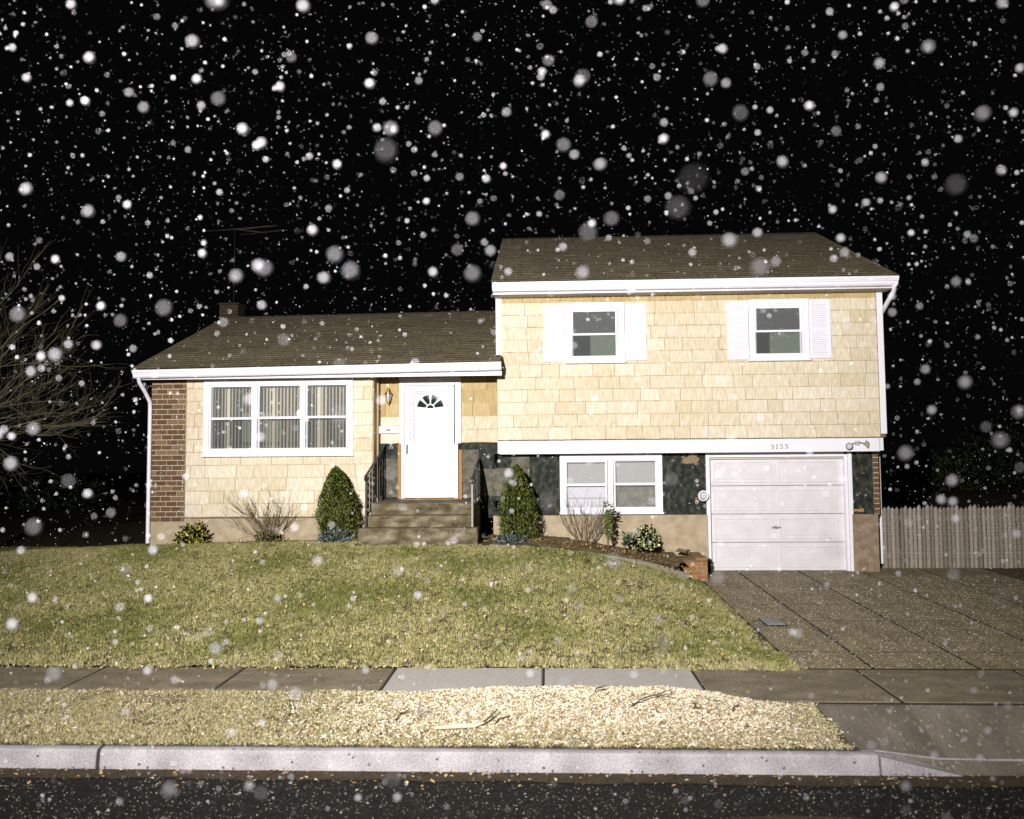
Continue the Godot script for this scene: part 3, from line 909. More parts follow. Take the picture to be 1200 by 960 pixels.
	# --- downspouts
	put("downspout", pipe([Vector3(-7.42, 3.66, 0.5), Vector3(-7.42, 3.56, 0.47), Vector3(-7.40, 3.40, 0.30), Vector3(-7.385, 3.22, 0.135), Vector3(-7.385, 3.1, 0.12), Vector3(-7.385, 0.6, 0.12)], 0.036, 8), M.white_vinyl, h)
	put("downspout", pipe([Vector3(6.15, 5.12, 0.5), Vector3(6.165, 5.02, 0.46), Vector3(6.21, 4.60, -0.45), Vector3(6.22, 4.45, -0.62), Vector3(6.22, 0.1, -0.62)], 0.042, 8), M.white_vinyl, h)
	# chimney beyond the ridge
	var ch := part("chimney", h)
	put("flue", bx(Vector3(-7.86, 0.3, -4.55), Vector3(-7.42, 5.86, -4.1)), M.flue_dark, ch)
	for r in 7:
		var x := -7.87 - (0.1 if r % 2 else 0.0)
		while x < -7.42:
			var a := maxf(x, -7.87) + 0.005
			var e := minf(x + 0.2, -7.41) - 0.005
			if e - a > 0.03:
				var b := Mb.new()
				b.col = Color(0.10, 0.07, 0.04).lerp(Color(0.06, 0.055, 0.03), rng.randf())
				b.cbox(Vector3(a, 5.3 + r * 0.08, -4.12), Vector3(e, 5.37 + r * 0.08, -4.085), 0.004)
				put("brick", b.done(), M.brick, ch)
			x += 0.2
	put("cap", bx(Vector3(-7.9, 5.86, -4.59), Vector3(-7.38, 5.91, -4.06), 0.01), M.flue_dark, ch)

	# blinds in the picture window
	var bl := thing("vertical_blinds", "cream vertical blinds hanging inside the picture window", "blinds", Vector3(-4.97, 2.2, -0.14))
	put("headrail", bx(Vector3(-1.4, 1.40, -0.03), Vector3(1.4, 1.46, 0.03)), M.white_vinyl, bl)
	var n := 42
	for i in n:
		var x := lerpf(-1.36, 1.36, float(i) / (n - 1)) + rng.randf_range(-0.004, 0.004)
		var s := put("slat", bx(Vector3(-0.037, 0.0, -0.002), Vector3(0.037, 1.40, 0.002)), M.blind, bl)
		s.position = Vector3(x, 0, 0)
		s.rotation.y = -0.95 + rng.randf_range(-0.12, 0.12) + (0.5 if i % 13 == 5 else 0.0)

func front_door(h: Node) -> void:
	var d := part("front_door", h)
	var x0 := -2.735
	var x1 := -1.66
	put("casing", bx(Vector3(-2.768, 2.40, -0.31), Vector3(-2.665, 3.655, -0.235), 0.006), M.white_vinyl, d)
	put("casing", bx(Vector3(-1.715, 2.40, -0.31), Vector3(-1.60, 3.655, -0.235), 0.006), M.white_vinyl, d)
	put("casing", bx(Vector3(-2.663, 3.50, -0.31), Vector3(-1.717, 3.655, -0.235), 0.006), M.white_vinyl, d)
	# lower jambs, narrower than the casing
	put("jamb", bx(Vector3(x0, 1.375, -0.31), Vector3(-2.665, 2.397, -0.245), 0.004), M.white_vinyl, d)
	put("jamb", bx(Vector3(-1.73, 1.375, -0.31), Vector3(x1, 2.397, -0.245), 0.004), M.white_vinyl, d)
	# storm door: stiles and rails
	for b in [[-2.660, -2.555, 1.385, 3.495], [-1.822, -1.735, 1.385, 3.495], [-2.553, -1.824, 3.385, 3.495], [-2.553, -1.824, 2.30, 2.395]]:
		put("storm_door_rail", bx(Vector3(b[0], b[2], -0.30), Vector3(b[1], b[3], -0.262), 0.007), M.white_vinyl, d)
	put("kick_panel", bx(Vector3(-2.553, 1.385, -0.30), Vector3(-1.824, 2.297, -0.272), 0.004), M.white_vinyl, d)
	# scalloped edge of the storm door's ornament
	var wave := []
	for k in 40:
		wave.append(Vector3(-2.50 + 0.012 * sin(k * 0.95), lerpf(2.44, 3.34, k / 39.0), -0.282))
	for k in 24:
		wave.append(Vector3(lerpf(-2.49, -2.02, k / 23.0), 3.345 + 0.010 * sin(k * 0.95), -0.282))
	put("ornament", pipe(wave, 0.006, 5), M.soffit, d)
	# the inner door behind it
	put("leaf", bx(Vector3(-2.553, 2.397, -0.36), Vector3(-1.824, 3.384, -0.305)), M.white_paint, d)
	for s in [[-2.46, -2.235], [-2.14, -1.915]]:
		var b := Mb.new()
		b.ring(s[0], s[1], 2.46, 2.90, 0.018, -0.306, -0.294)
		put("panel_moulding", b.done(), M.white_vinyl, d)
		put("panel", bx(Vector3(s[0] + 0.03, 2.49, -0.306), Vector3(s[1] - 0.03, 2.87, -0.297), 0.006), M.white_paint, d)
	# fanlight: four panes round a hub
	var c := Vector2(-2.185, 3.07)
	for k in 4:
		var q := PackedVector2Array()
		var a0 := PI * (0.02 + 0.25 * k) + 0.045
		var a1 := PI * (0.25 * (k + 1) - 0.02) - 0.045
		for i in 7: q.append(c + Vector2.from_angle(lerpf(a0, a1, i / 6.0)) * 0.255)
		for i in 4: q.append(c + Vector2.from_angle(lerpf(a1, a0, i / 3.0)) * 0.085)
		var b := Mb.new()
		b.prism(q, -0.307, -0.300)
		put("fan_pane", b.done(), M.dark_glass, d)
		if k < 3:
			var a := PI * 0.25 * (k + 1)
			var dir := Vector2.from_angle(a)
			put("muntin", pipe([b.v3(c + dir * 0.07, -0.302), b.v3(c + dir * 0.262, -0.302)], 0.014, 6), M.white_vinyl, d)
	var hub := PackedVector2Array()
	for i in 9: hub.append(c + Vector2.from_angle(PI * i / 8.0) * 0.062)
	var hb := Mb.new()
	hb.prism(hub, -0.307, -0.301)
	put("fan_pane", hb.done(), M.dark_glass, d)
	var arch := []
	for i in 19: arch.append(Vector3(c.x + 0.268 * cos(PI * i / 18.0), c.y + 0.268 * sin(PI * i / 18.0), -0.302))
	put("fan_frame", pipe(arch, 0.018, 6), M.white_vinyl, d)
	put("fan_sill", bx(Vector3(c.x - 0.285, c.y - 0.03, -0.306), Vector3(c.x + 0.285, c.y - 0.002, -0.286), 0.004), M.white_vinyl, d)
	var hb2 := Mb.new()
	hb2.tube(PackedVector3Array([Vector3(-2.62, 2.21, -0.262), Vector3(-2.62, 2.22, -0.225), Vector3(-2.62, 2.37, -0.225), Vector3(-2.62, 2.38, -0.262)]), PackedFloat32Array([0.011]), 6)
	put("handle", hb2.done(), M.iron, d)

# ------------------------------------------------------------------ entry things
func build_entry() -> void:
	# wall lantern
	var l := thing("wall_lantern", "small brass coach lantern on the wall left of the door", "lantern", Vector3(-2.965, 3.13, -0.29))
	put("back_plate", bx(Vector3(-0.04, 0.06, 0), Vector3(0.04, 0.24, 0.02), 0.008), M.brass, l)
	put("arm", pipe([Vector3(0, 0.2, 0.01), Vector3(0, 0.27, 0.06), Vector3(0, 0.29, 0.10)], 0.01, 6), M.brass, l)
	var cage := Mb.new()
	for k in 6:
		var a := Vector3(cos(TAU * k / 6), 0, sin(TAU * k / 6))
		cage.tube(PackedVector3Array([Vector3(0, 0.07, 0.1) + a * 0.035, Vector3(0, 0.21, 0.1) + a * 0.062]), PackedFloat32Array([0.007]), 5)
	put("cage", cage.done(), M.brass, l)
	put("glass_body", pipe([Vector3(0, 0.075, 0.1), Vector3(0, 0.205, 0.1)], [0.03, 0.054], 6), M.shade_pale, l)
	put("cap", pipe([Vector3(0, 0.205, 0.1), Vector3(0, 0.225, 0.1), Vector3(0, 0.27, 0.1), Vector3(0, 0.285, 0.1), Vector3(0, 0.33, 0.1)], [0.078, 0.07, 0.025, 0.03, 0.006], 8), M.brass, l)
	put("finial", pipe([Vector3(0, 0.08, 0.1), Vector3(0, 0.055, 0.1), Vector3(0, 0.035, 0.1), Vector3(0, 0.0, 0.1)], [0.045, 0.04, 0.014, 0.006], 8), M.brass, l)

	# concrete steps
	var s := thing("front_steps", "weathered mossy concrete steps leading up to the front door", "steps", Vector3(-2.13, 0.5, 0.6))
	put("landing", bx(Vector3(-0.92, -0.2, -0.9), Vector3(0.885, 0.855, 0.33), 0.018), M.step_concrete, s)
	put("step", bx(Vector3(-0.935, -0.2, 0.332), Vector3(0.895, 0.665, 0.63), 0.02), M.step_concrete, s)
	put("step", bx(Vector3(-1.0, -0.2, 0.632), Vector3(0.985, 0.475, 0.93), 0.02), M.step_concrete, s)

	for side in 2:
		var x := -3.04 if side == 0 else -1.25
		var r := thing("iron_railing", ["black wrought iron railing left of the front steps", "wrought iron railing with pale posts right of the front steps"][side], "railing", Vector3(x, 0.97, 1.3), "railings of the front steps")
		var posts := [[0.0, 0.0, 0.86], [-1.0, 0.385, 0.95 + 0.25], [-1.5, 0.385, 1.4]]
		if side == 1:
			posts = [[0.0, 0.0, 0.80], [-1.05, 0.385, 1.06], [-1.5, 0.385, 1.12]]
		var k := 0
		for p in posts:
			put("post", bx(Vector3(-0.016, p[1], p[0] - 0.016), Vector3(0.016, p[2], p[0] + 0.016), 0.003), M.pale_iron if side == 1 and k < 2 else M.iron, r)  # right railing: front and middle posts in a paler metal tone
			k += 1
		put("handrail", pipe([Vector3(0, posts[0][2] - 0.06, 0.09), Vector3(0, posts[0][2] + 0.01, 0.04), Vector3(0, posts[0][2] + 0.02, 0), Vector3(0, posts[1][2] + 0.01, -1.0), Vector3(0, posts[2][2] + 0.01, -1.5)], 0.02, 8), M.iron, r)
		put("bottom_rail", pipe([Vector3(0, 0.12, -0.0), Vector3(0, 0.47, -0.75), Vector3(0, 0.47, -1.5)], 0.012, 6), M.iron, r)
		for i in (14 if side == 0 else 7):
			var z := -0.1 - 1.36 * i / (13.0 if side == 0 else 6.0)
			var top: float = lerpf(posts[0][2], posts[1][2], clampf(-z, 0, 1)) if z > -1.0 else lerpf(posts[1][2], posts[2][2], (-z - 1.0) / 0.5)
			var bot := 0.12 + 0.35 * clampf(-z / 0.75, 0, 1)
			put("baluster", pipe([Vector3(0, bot, z), Vector3(0, top, z)], 0.009, 6), M.iron, r)
			if i % 2 == 0:
				var sc := []
				for q in 25:
					var t := q / 24.0
					sc.append(Vector3(0, lerpf(bot + 0.06, top - 0.06, t), z - 0.05 + 0.042 * sin(t * TAU * 2.5)))
				put("scroll", pipe(sc, 0.008, 5), M.iron, r)

	# lamps and fittings on the front
	var f := thing("wall_floodlight", "round white floodlight mounted on the dark wall beside garage door", "floodlight", Vector3(2.84, 1.30, -0.30))
	put("wall_box", bx(Vector3(-0.12, -0.03, 0.0), Vector3(-0.02, 0.07, 0.06), 0.01), M.brass, f)
	put("arm", pipe([Vector3(-0.07, 0.03, 0.05), Vector3(-0.04, 0.07, 0.09), Vector3(0.02, 0.10, 0.11)], 0.012, 6), M.brass, f)
	put("lamp_head", pipe([Vector3(0.0, 0.10, 0.06), Vector3(0.015, 0.10, 0.12), Vector3(0.02, 0.10, 0.18)], [0.03, 0.06, 0.098], 16), M.white_vinyl, f)
	put("lens", pipe([Vector3(0.02, 0.10, 0.181), Vector3(0.022, 0.10, 0.192)], [0.078, 0.06], 16), M.shade_pale, f)
	var g := thing("twin_floodlight", "small twin-head floodlight on the white board above garage corner", "floodlight", Vector3(5.6, 2.30, 0.0))
	put("bracket", pipe([Vector3(-0.14, 0.0, 0.045), Vector3(-0.07, 0.035, 0.05), Vector3(0.05, 0.045, 0.05), Vector3(0.13, 0.03, 0.045)], 0.011, 6), M.pale_iron, g)
	put("base_plate", bx(Vector3(-0.04, 0.0, -0.002), Vector3(0.04, 0.08, 0.045), 0.008), M.shade_pale, g)
	put("lamp_head", pipe([Vector3(-0.14, 0.03, 0.02), Vector3(-0.175, -0.01, 0.09), Vector3(-0.18, -0.02, 0.12)], [0.02, 0.055, 0.062], 12), M.pale_iron, g)
	put("lens", pipe([Vector3(-0.18, -0.02, 0.121), Vector3(-0.182, -0.022, 0.126)], [0.05, 0.045], 12), M.shade_pale, g)
	put("lamp_head", pipe([Vector3(0.13, 0.045, 0.04), Vector3(0.16, 0.02, 0.06), Vector3(0.17, -0.05, 0.07)], [0.05, 0.045, 0.012], 10), M.pale_iron, g)

	# brick planter corner at the end of the bed
	var p := thing("brick_planter", "low orange brick planter corner beside the garage door", "planter", Vector3(2.25, 0.0, 0.2))
	put("core", bx(Vector3(0.02, -0.2, -0.38), Vector3(0.50, 0.31, 0.445)), M.mortar, p)
	for r in 5:
		var y := -0.09 + r * 0.082
		var start := 0.0 if r > 2 else (0.14 if r == 2 else 0.24)
		var x := 0.012 - (0.1 if r % 2 else 0.0)
		while x < 0.5:
			var a := maxf(x, start) + 0.005
			var e := minf(x + 0.2, 0.512) - 0.005
			if e - a > 0.03:
				var b := Mb.new()
				b.col = Color(0.42, 0.19, 0.055).lerp(Color(0.50, 0.30, 0.13), rng.randf())
				b.cbox(Vector3(a, y, 0.40), Vector3(e, y + 0.072, 0.46 + rng.randf_range(0, 0.006)), 0.006)
				put("brick", b.done(), M.brick, p)
			x += 0.2
	for i in 4:
		var b := Mb.new()
		b.col = Color(0.36, 0.19, 0.07).lerp(Color(0.40, 0.27, 0.13), rng.randf())
		b.cbox(Vector3(0.30, 0.315, -0.36 + i * 0.2), Vector3(0.515, 0.375, -0.17 + i * 0.2), 0.006)
		put("brick", b.done(), M.brick, p)
	put("rubble", bx(Vector3(0.04, 0.31, 0.0), Vector3(0.26, 0.35, 0.3), 0.02), M.bed_soil, p)
	var can := thing("garden_ornament", "small dark ornament lying on the brick planter", "ornament", Vector3(2.45, 0.40, 0.15))
	put("body", pipe([Vector3(-0.16, 0.03, 0.0), Vector3(-0.10, 0.05, 0.0), Vector3(0.02, 0.02, 0.03), Vector3(0.08, -0.01, 0.04)], [0.01, 0.035, 0.03, 0.012], 8), M.twig, can)
	put("knob", pipe([Vector3(0.02, 0.0, 0.05), Vector3(0.05, 0.05, 0.06), Vector3(0.09, 0.04, 0.06)], [0.02, 0.024, 0.014], 8), M.iron, can)
	var pot := thing("drain_box", "dark green box beside the garage jamb behind the planter", "box", Vector3(2.86, -0.02, -0.08))
	put("body", bx(Vector3(-0.09, 0.0, -0.09), Vector3(0.09, 0.26, 0.09), 0.015), M.tar_paper, pot)
	put("cover", bx(Vector3(-0.10, 0.262, -0.10), Vector3(0.10, 0.285, 0.10), 0.008), M.iron, pot)

	# lid beside the driveway
	var u := thing("utility_cover", "pale grey rectangular utility cover at the lawn edge of the driveway", "cover", Vector3(2.99, -0.095, 3.72))
	put("frame", bx(Vector3(-0.14, -0.05, -0.21), Vector3(0.14, 0.012, 0.21), 0.006), M.drive_joint, u)
	put("cover_plate", bx(Vector3(-0.12, -0.02, -0.19), Vector3(0.12, 0.022, 0.19), 0.006), M.lid, u)

	# television aerial above the chimney
	var t := thing("roof_antenna", "thin television antenna with long rods above the left roof", "antenna", Vector3(-7.3, 5.9, -4.35))
	put("mast", pipe([Vector3(-0.32, -0.04, 0), Vector3(-0.32, 1.9, 0)], 0.004, 6), M.iron, t)
	put("boom", pipe([Vector3(-0.35, 1.9, 0), Vector3(0.3, 1.93, -0.5)], 0.01, 5), M.antenna, t)
	for i in 5:
		var q := Vector3(lerpf(-0.3, 0.25, i / 4.0), 1.90 + 0.035 * (i % 3), -0.12 * i)
		put("rod", pipe([q + Vector3(-0.75 + 0.1 * i, -0.045, 0), q + Vector3(0.85 - 0.07 * i, 0.06, 0)], 0.004, 4), M.antenna, t)

# ------------------------------------------------------------------ fence
func build_fence() -> void:
	var f := thing("picket_fence", "weathered grey wooden stockade fence right of the garage", "fence", Vector3(6.26, 0.0, -0.6))
	var x := 0.0
	while x < 4.6:
		var w := rng.randf_range(0.066, 0.082)
		var b := Mb.new()
		b.col = Color(1, 1, 1).lerp(Color(0.58, 0.57, 0.55), pow(rng.randf(), 1.3))
		var top := 1.17 + rng.randf_range(-0.035, 0.025)
		var lean := rng.randf_range(-0.006, 0.006)
		# split half-round picket with a pointed top
		var pr := [Vector2(0, 0), Vector2(w * 0.22, 0.022), Vector2(w * 0.5, 0.03), Vector2(w * 0.78, 0.022), Vector2(w, 0)]
		for i in 4:
			var p: Vector2 = pr[i]
			var q: Vector2 = pr[i + 1]
			b.quad(Vector3(x + p.x, 0.01, p.y), Vector3(x + q.x, 0.01, q.y), Vector3(x + q.x + lean, top - 0.05, q.y), Vector3(x + p.x + lean, top - 0.05, p.y))
			b.tri(Vector3(x + p.x + lean, top - 0.05, p.y), Vector3(x + q.x + lean, top - 0.05, q.y), Vector3(x + w * 0.5 + lean, top, 0.01))
		b.quad(Vector3(x + w, 0.01, 0), Vector3(x, 0.01, 0), Vector3(x + lean, top - 0.05, 0), Vector3(x + w + lean, top - 0.05, 0))
		b.tri(Vector3(x + w + lean, top - 0.05, 0), Vector3(x + lean, top - 0.05, 0), Vector3(x + w * 0.5 + lean, top, 0.01))
		put("picket", b.done(), M.fence_wood, f)
		x += w + rng.randf_range(0.001, 0.007)
	for y in [0.25, 0.9]:
		put("rail", bx(Vector3(0, y, -0.05), Vector3(4.6, y + 0.07, -0.003)), M.fence_wood, f)
	for k in 3:
		put("post", bx(Vector3(0.02 + 2.2 * k, -0.3, -0.14), Vector3(0.12 + 2.2 * k, 1.1, -0.052)), M.fence_wood, f)

# ------------------------------------------------------------------ plants
func leaf_mesh(w: float, l: float, fold := 0.15) -> ArrayMesh:
	var b := Mb.new()
	var f := Vector3(0, 0, w * fold)
	b.tri(Vector3(0, 0, 0), Vector3(w * 0.5, l * 0.5, 0) + f, Vector3(0, l, 0))
	b.tri(Vector3(0, 0, 0), Vector3(0, l, 0), Vector3(-w * 0.5, l * 0.5, 0) + f)
	return b.done()

func crown(called: String, parent: Node, count: int, where: Callable, size: Vector2, cols: Array, out_bias := 0.5) -> void:
	# many small leaves through a volume, in one mesh; where() gives [point, outward]
	var v := PackedVector3Array()
	var n := PackedVector3Array()
	var c := PackedColorArray()
	for i in count:
		var q: Array = where.call()
		var p: Vector3 = q[0]
		var o: Vector3 = q[1]
		var d := (o * out_bias + Vector3(rng.randf_range(-1, 1), rng.randf_range(-0.6, 1), rng.randf_range(-1, 1)) * 0.7).normalized()
		var s := d.cross(Vector3(rng.randf_range(-1, 1), rng.randf_range(-1, 1), rng.randf_range(-1, 1))).normalized()
		var l := size.y * rng.randf_range(0.6, 1.25)
		var w := size.x * rng.randf_range(0.7, 1.2) * 0.5
		var m := d.cross(s).normalized()
		if m.dot(Vector3(0, 0.2, 1)) < 0: m = -m
		var k: Color = cols[rng.randi() % cols.size()]
		k = k * rng.randf_range(0.75, 1.2)
		var a := [p, p + d * l * 0.5 + s * w, p + d * l, p, p + d * l, p + d * l * 0.5 - s * w]
		for t in a:
			v.append(t); n.append(m); c.append(k)
	var ar := []
	ar.resize(Mesh.ARRAY_MAX)
	ar[Mesh.ARRAY_VERTEX] = v; ar[Mesh.ARRAY_NORMAL] = n; ar[Mesh.ARRAY_COLOR] = c
	var me := ArrayMesh.new()
	me.add_surface_from_arrays(Mesh.PRIMITIVE_TRIANGLES, ar)
	var o := put(called, me, M.leaf, parent)
	o.set_meta("kind", "stuff")

func arborvitae(at: Vector3, r: float, hgt: float, label: String, lean: float) -> void:
	var t := thing("conical_evergreen", label, "shrub", at, "conical evergreens beside the steps")
	put("trunk", pipe([Vector3(0, -0.1, 0), Vector3(lean * 0.5, hgt * 0.6, 0)], [0.03, 0.015], 6), M.twig, t)
	var f := FastNoiseLite.new()
	f.seed = int(at.x * 100) + 9; f.frequency = 2.2
	# upright sprays of scale leaves, set in vertical plates
	crown("foliage", t, 15000, func():
		var y := pow(rng.randf(), 0.85)
		var a := rng.randf() * TAU
		var prof := (0.82 + 0.22 * sin(PI * minf(1.0, y * 1.1 + 0.1))) * pow(maxf(0.0, 1.0 - pow(y, 3.0)), 0.72)
		var dir := Vector3(cos(a), 0, sin(a))
		var lump := 1.0 + 0.42 * f.get_noise_3d(dir.x, y * hgt * 1.6, dir.z)
		var rr := r * prof * lump * (1.0 - 0.35 * pow(rng.randf(), 2.2) + 0.16 * pow(rng.randf(), 7.0))
		return [Vector3(lean * y, 0.03 + y * hgt * 0.96, 0) + dir * rr, dir * 0.5 + Vector3(0, 0.9, 0)], Vector2(0.013, 0.042), [Color(0.12, 0.18, 0.02), Color(0.17, 0.23, 0.03), Color(0.085, 0.14, 0.02), Color(0.22, 0.26, 0.055), Color(0.12, 0.18, 0.02), Color(0.15, 0.20, 0.03), Color(0.19, 0.15, 0.05)], 1.0)

func mound_bush(called: String, label: String, category: String, at: Vector3, rx: float, hgt: float, count: int, size: Vector2, cols: Array, group := "") -> void:
	var t := thing(called, label, category, at, group)
	var stems := Mb.new()
	for k in 6:
		var a := rng.randf() * TAU
		stems.tube(PackedVector3Array([Vector3(0, -0.05, 0), Vector3(cos(a) * rx * 0.5, hgt * 0.7, sin(a) * rx * 0.5)]), PackedFloat32Array([0.01, 0.005]), 5)
	put("stems", stems.done(), M.twig, t)
	var f := FastNoiseLite.new()
	f.seed = int(at.x * 77) + 5; f.frequency = 3.0
	crown("foliage", t, count, func():
		var d := Vector3(rng.randfn(), absf(rng.randfn()), rng.randfn()).normalized()
		var k := (0.8 + 0.5 * f.get_noise_3dv(d)) * pow(rng.randf(), 0.28)
		return [Vector3(d.x * rx, d.y * hgt, d.z * rx) * k, d], size, cols, 0.6)

func branch(b: Mb, p: Vector3, d: Vector3, len: float, r: float, depth: int, spread: float, up: float) -> void:
	var pts := PackedVector3Array([p])
	var rad := PackedFloat32Array([r])
	var n := 5
	for i in n:
		d = (d + Vector3(rng.randf_range(-1, 1), rng.randf_range(-1, 1), rng.randf_range(-1, 1)) * 0.22 + Vector3(0, up, 0)).normalized()
		p += d * len / n
		pts.append(p)
		rad.append(r * lerpf(1.0, 0.45, (i + 1.0) / n))
	b.tube(pts, rad, 5 if depth > 1 else 4)
	if depth <= 0: return
	var kids := rng.randi_range(3, 5) if depth > 1 else rng.randi_range(4, 7)
	for k in kids:
		var t := rng.randf_range(0.25, 1.0)
		var q := pts[clampi(int(t * n), 1, n)]
		var dd := (d + Vector3(rng.randf_range(-1, 1), rng.randf_range(-0.6, 1), rng.randf_range(-1, 1)) * spread).normalized()
		branch(b, q, dd, len * rng.randf_range(0.45, 0.7), r * 0.5, depth - 1, spread, up)

func bare_shrub(label: String, at: Vector3, hgt: float, stems: int, spread: float, r: float) -> void:
	var t := thing("bare_shrub", label, "shrub", at)
	for k in stems:
		var a := rng.randf() * TAU
		var b := Mb.new()
		branch(b, Vector3(cos(a), 0, sin(a)) * 0.04, Vector3(cos(a) * spread, 1, sin(a) * spread).normalized(), hgt * rng.randf_range(0.7, 1.0), r, 1, 0.6, 0.03)
		put("stem", b.done(), M.twig, t)

func build_plants() -> void:
	arborvitae(Vector3(-3.68, 0.68, 0.62), 0.325, 1.32, "dark green conical evergreen left of the front steps", -0.06)
	arborvitae(Vector3(-0.50, 0.62, 0.60), 0.305, 1.38, "taller green conical evergreen right of the front steps", -0.03)
	var blue := [Color(0.24, 0.29, 0.28), Color(0.32, 0.37, 0.37), Color(0.17, 0.22, 0.19)]
	mound_bush("juniper", "low blue-grey juniper below the left conical evergreen", "shrub", Vector3(-3.66, 0.66, 1.0), 0.40, 0.26, 2600, Vector2(0.012, 0.05), blue, "low blue-grey junipers")
	mound_bush("juniper", "low blue-grey juniper below the right conical evergreen", "shrub", Vector3(-0.62, 0.64, 1.02), 0.36, 0.20, 2200, Vector2(0.012, 0.05), blue, "low blue-grey junipers")
	mound_bush("yellow_bush", "small yellow-green bush in front of the brick pier", "shrub", Vector3(-6.38, 0.56, 0.5), 0.33, 0.50, 2000, Vector2(0.035, 0.05), [Color(0.52, 0.46, 0.09), Color(0.42, 0.38, 0.08), Color(0.22, 0.21, 0.05)])
	mound_bush("variegated_bush", "pale green variegated bush left of the brick planter", "shrub", Vector3(1.74, 0.50, 0.30), 0.26, 0.46, 1900, Vector2(0.04, 0.052), [Color(0.54, 0.54, 0.24), Color(0.64, 0.62, 0.36), Color(0.26, 0.31, 0.10)])
	bare_shrub("leafless twiggy shrub under the picture window", Vector3(-5.03, 0.62, 0.45), 0.95, 20, 0.62, 0.006)
	mound_bush("dry_undergrowth", "low dry leaves around the foot of the leafless shrub", "plant", Vector3(-5.0, 0.6, 0.5), 0.34, 0.30, 700, Vector2(0.025, 0.045), [Color(0.16, 0.14, 0.05), Color(0.24, 0.19, 0.08)])
	bare_shrub("leafless branching shrub in front of the basement window", Vector3(0.62, 0.56, 0.45), 0.85, 16, 0.62, 0.006)
	# broad-leaved shrub: a few stems with separate leaves
	for s in [[Vector3(1.06, 0.52, 0.50), 0.85, 5, "upright broad-leaved green shrub in front of the basement window", Color(0.10, 0.15, 0.02)], [Vector3(1.34, 0.50, 0.55), 0.36, 3, "small dark broad-leaved shrub between green and variegated bushes", Color(0.035, 0.085, 0.03)]]:
		var t := thing("broadleaf_shrub", s[3], "shrub", s[0])
		for k in s[2]:
			var a := rng.randf() * TAU
			var lean := Vector3(cos(a), 0, sin(a)) * rng.randf_range(0.05, 0.2)
			var top: float = s[1] * rng.randf_range(0.65, 1.0)
			put("stem", pipe([Vector3.ZERO, lean * 0.5 + Vector3(0, top * 0.5, 0), lean + Vector3(0, top, 0)], [0.008, 0.004], 5), M.twig, t)
			for i in 26:
				var y := rng.randf_range(0.25, 1.0)
				var q: Vector3 = lean * y + Vector3(0, top * y, 0)
				var d := Vector3(rng.randf_range(-1, 1), rng.randf_range(-0.2, 0.8), rng.randf_range(-1, 1)).normalized()
				var b := Mb.new()
				b.col = (s[4] as Color) * rng.randf_range(0.7, 1.5)
				var w := d.cross(Vector3(rng.randf_range(-0.3, 0.3), 1, rng.randf_range(-0.3, 0.3))).normalized() * 0.026
				var l := rng.randf_range(0.07, 0.11)
				var up := Vector3(0, 0.012, 0)
				b.tri(q, q + d * l * 0.45 + w + up, q + d * l)
				b.tri(q, q + d * l, q + d * l * 0.45 - w + up)
				put("leaf", b.done(), M.leaf, t)
	# bare tree reaching in from the left
	var tr := thing("bare_tree", "bare leafless tree with thin branches at the left edge", "tree", Vector3(-10.6, 0.3, 2.2))
	put("trunk", pipe([Vector3(0, -0.2, 0), Vector3(0.1, 1.0, 0), Vector3(0.15, 2.25, -0.1)], [0.14, 0.10, 0.06], 10), M.tree_bark, tr)
	for k in 10:
		var b := Mb.new()
		var d := Vector3(rng.randf_range(0.6, 1.0), rng.randf_range(0.10, 0.85), rng.randf_range(-0.35, 0.35)) if k < 8 else Vector3(rng.randf_range(-0.7, 0.4), 0.9, rng.randf_range(-0.4, 0.4))
		branch(b, Vector3(0.14, rng.randf_range(1.85, 2.2), -0.08), d.normalized(), rng.randf_range(1.9, 2.7), 0.011, 3, 0.8, 0.03)
		put("limb", b.done(), M.tree_bark, tr)
	# evergreens far behind, where the flash hardly reaches
	var green := [Color(0.10, 0.155, 0.05), Color(0.135, 0.19, 0.07), Color(0.08, 0.13, 0.055)]
	for q in [[Vector3(23.5, -0.5, -34.0), 3.0, 3.4, "dim evergreen shrub showing above the fence"], [Vector3(31.5, -0.5, -41.0), 4.6, 5.6, "tall dim evergreen tree beyond the fence at right edge"], [Vector3(-24.0, -0.6, -24.0), 2.6, 2.2, "dim low evergreen shrub in the dark left of the house"], [Vector3(-34.5, -0.6, -32.0), 3.6, 2.8, "dark hedge bush at far left behind the lawn"]]:
		mound_bush("background_shrub", q[3], "shrub", q[0], q[1], q[2], 5000, Vector2(0.09, 0.24), green, "dim shrubs in the background")

func tuft(count: int, h: float, w: float, spread: float, flat := 0.6) -> ArrayMesh:
	var b := Mb.new()
	for k in count:
		var a := rng.randf() * TAU
		var p := Vector3(rng.randf_range(-1, 1), 0, rng.randf_range(-1, 1)) * spread
		var d := Vector3(cos(a), 0, sin(a))
		var l := h * rng.randf_range(0.5, 1.1)
		var tip := p + d * l * rng.randf_range(0.2, flat) + Vector3(0, l * rng.randf_range(0.55, 1.0), 0)
		var s := d.cross(Vector3.UP).rotated(Vector3.UP, rng.randf_range(-1, 1)) * w * 0.5
		var m := p.lerp(tip, 0.5) + Vector3(0, l * 0.12, 0)
		var g := rng.randf_range(0.75, 1.15)
		b.col = Color(g, g, g)
		b.quad(p - s, p + s, m + s * 0.8, m - s * 0.8)
		b.tri(m - s * 0.8, m + s * 0.8, tip)
	return b.done()

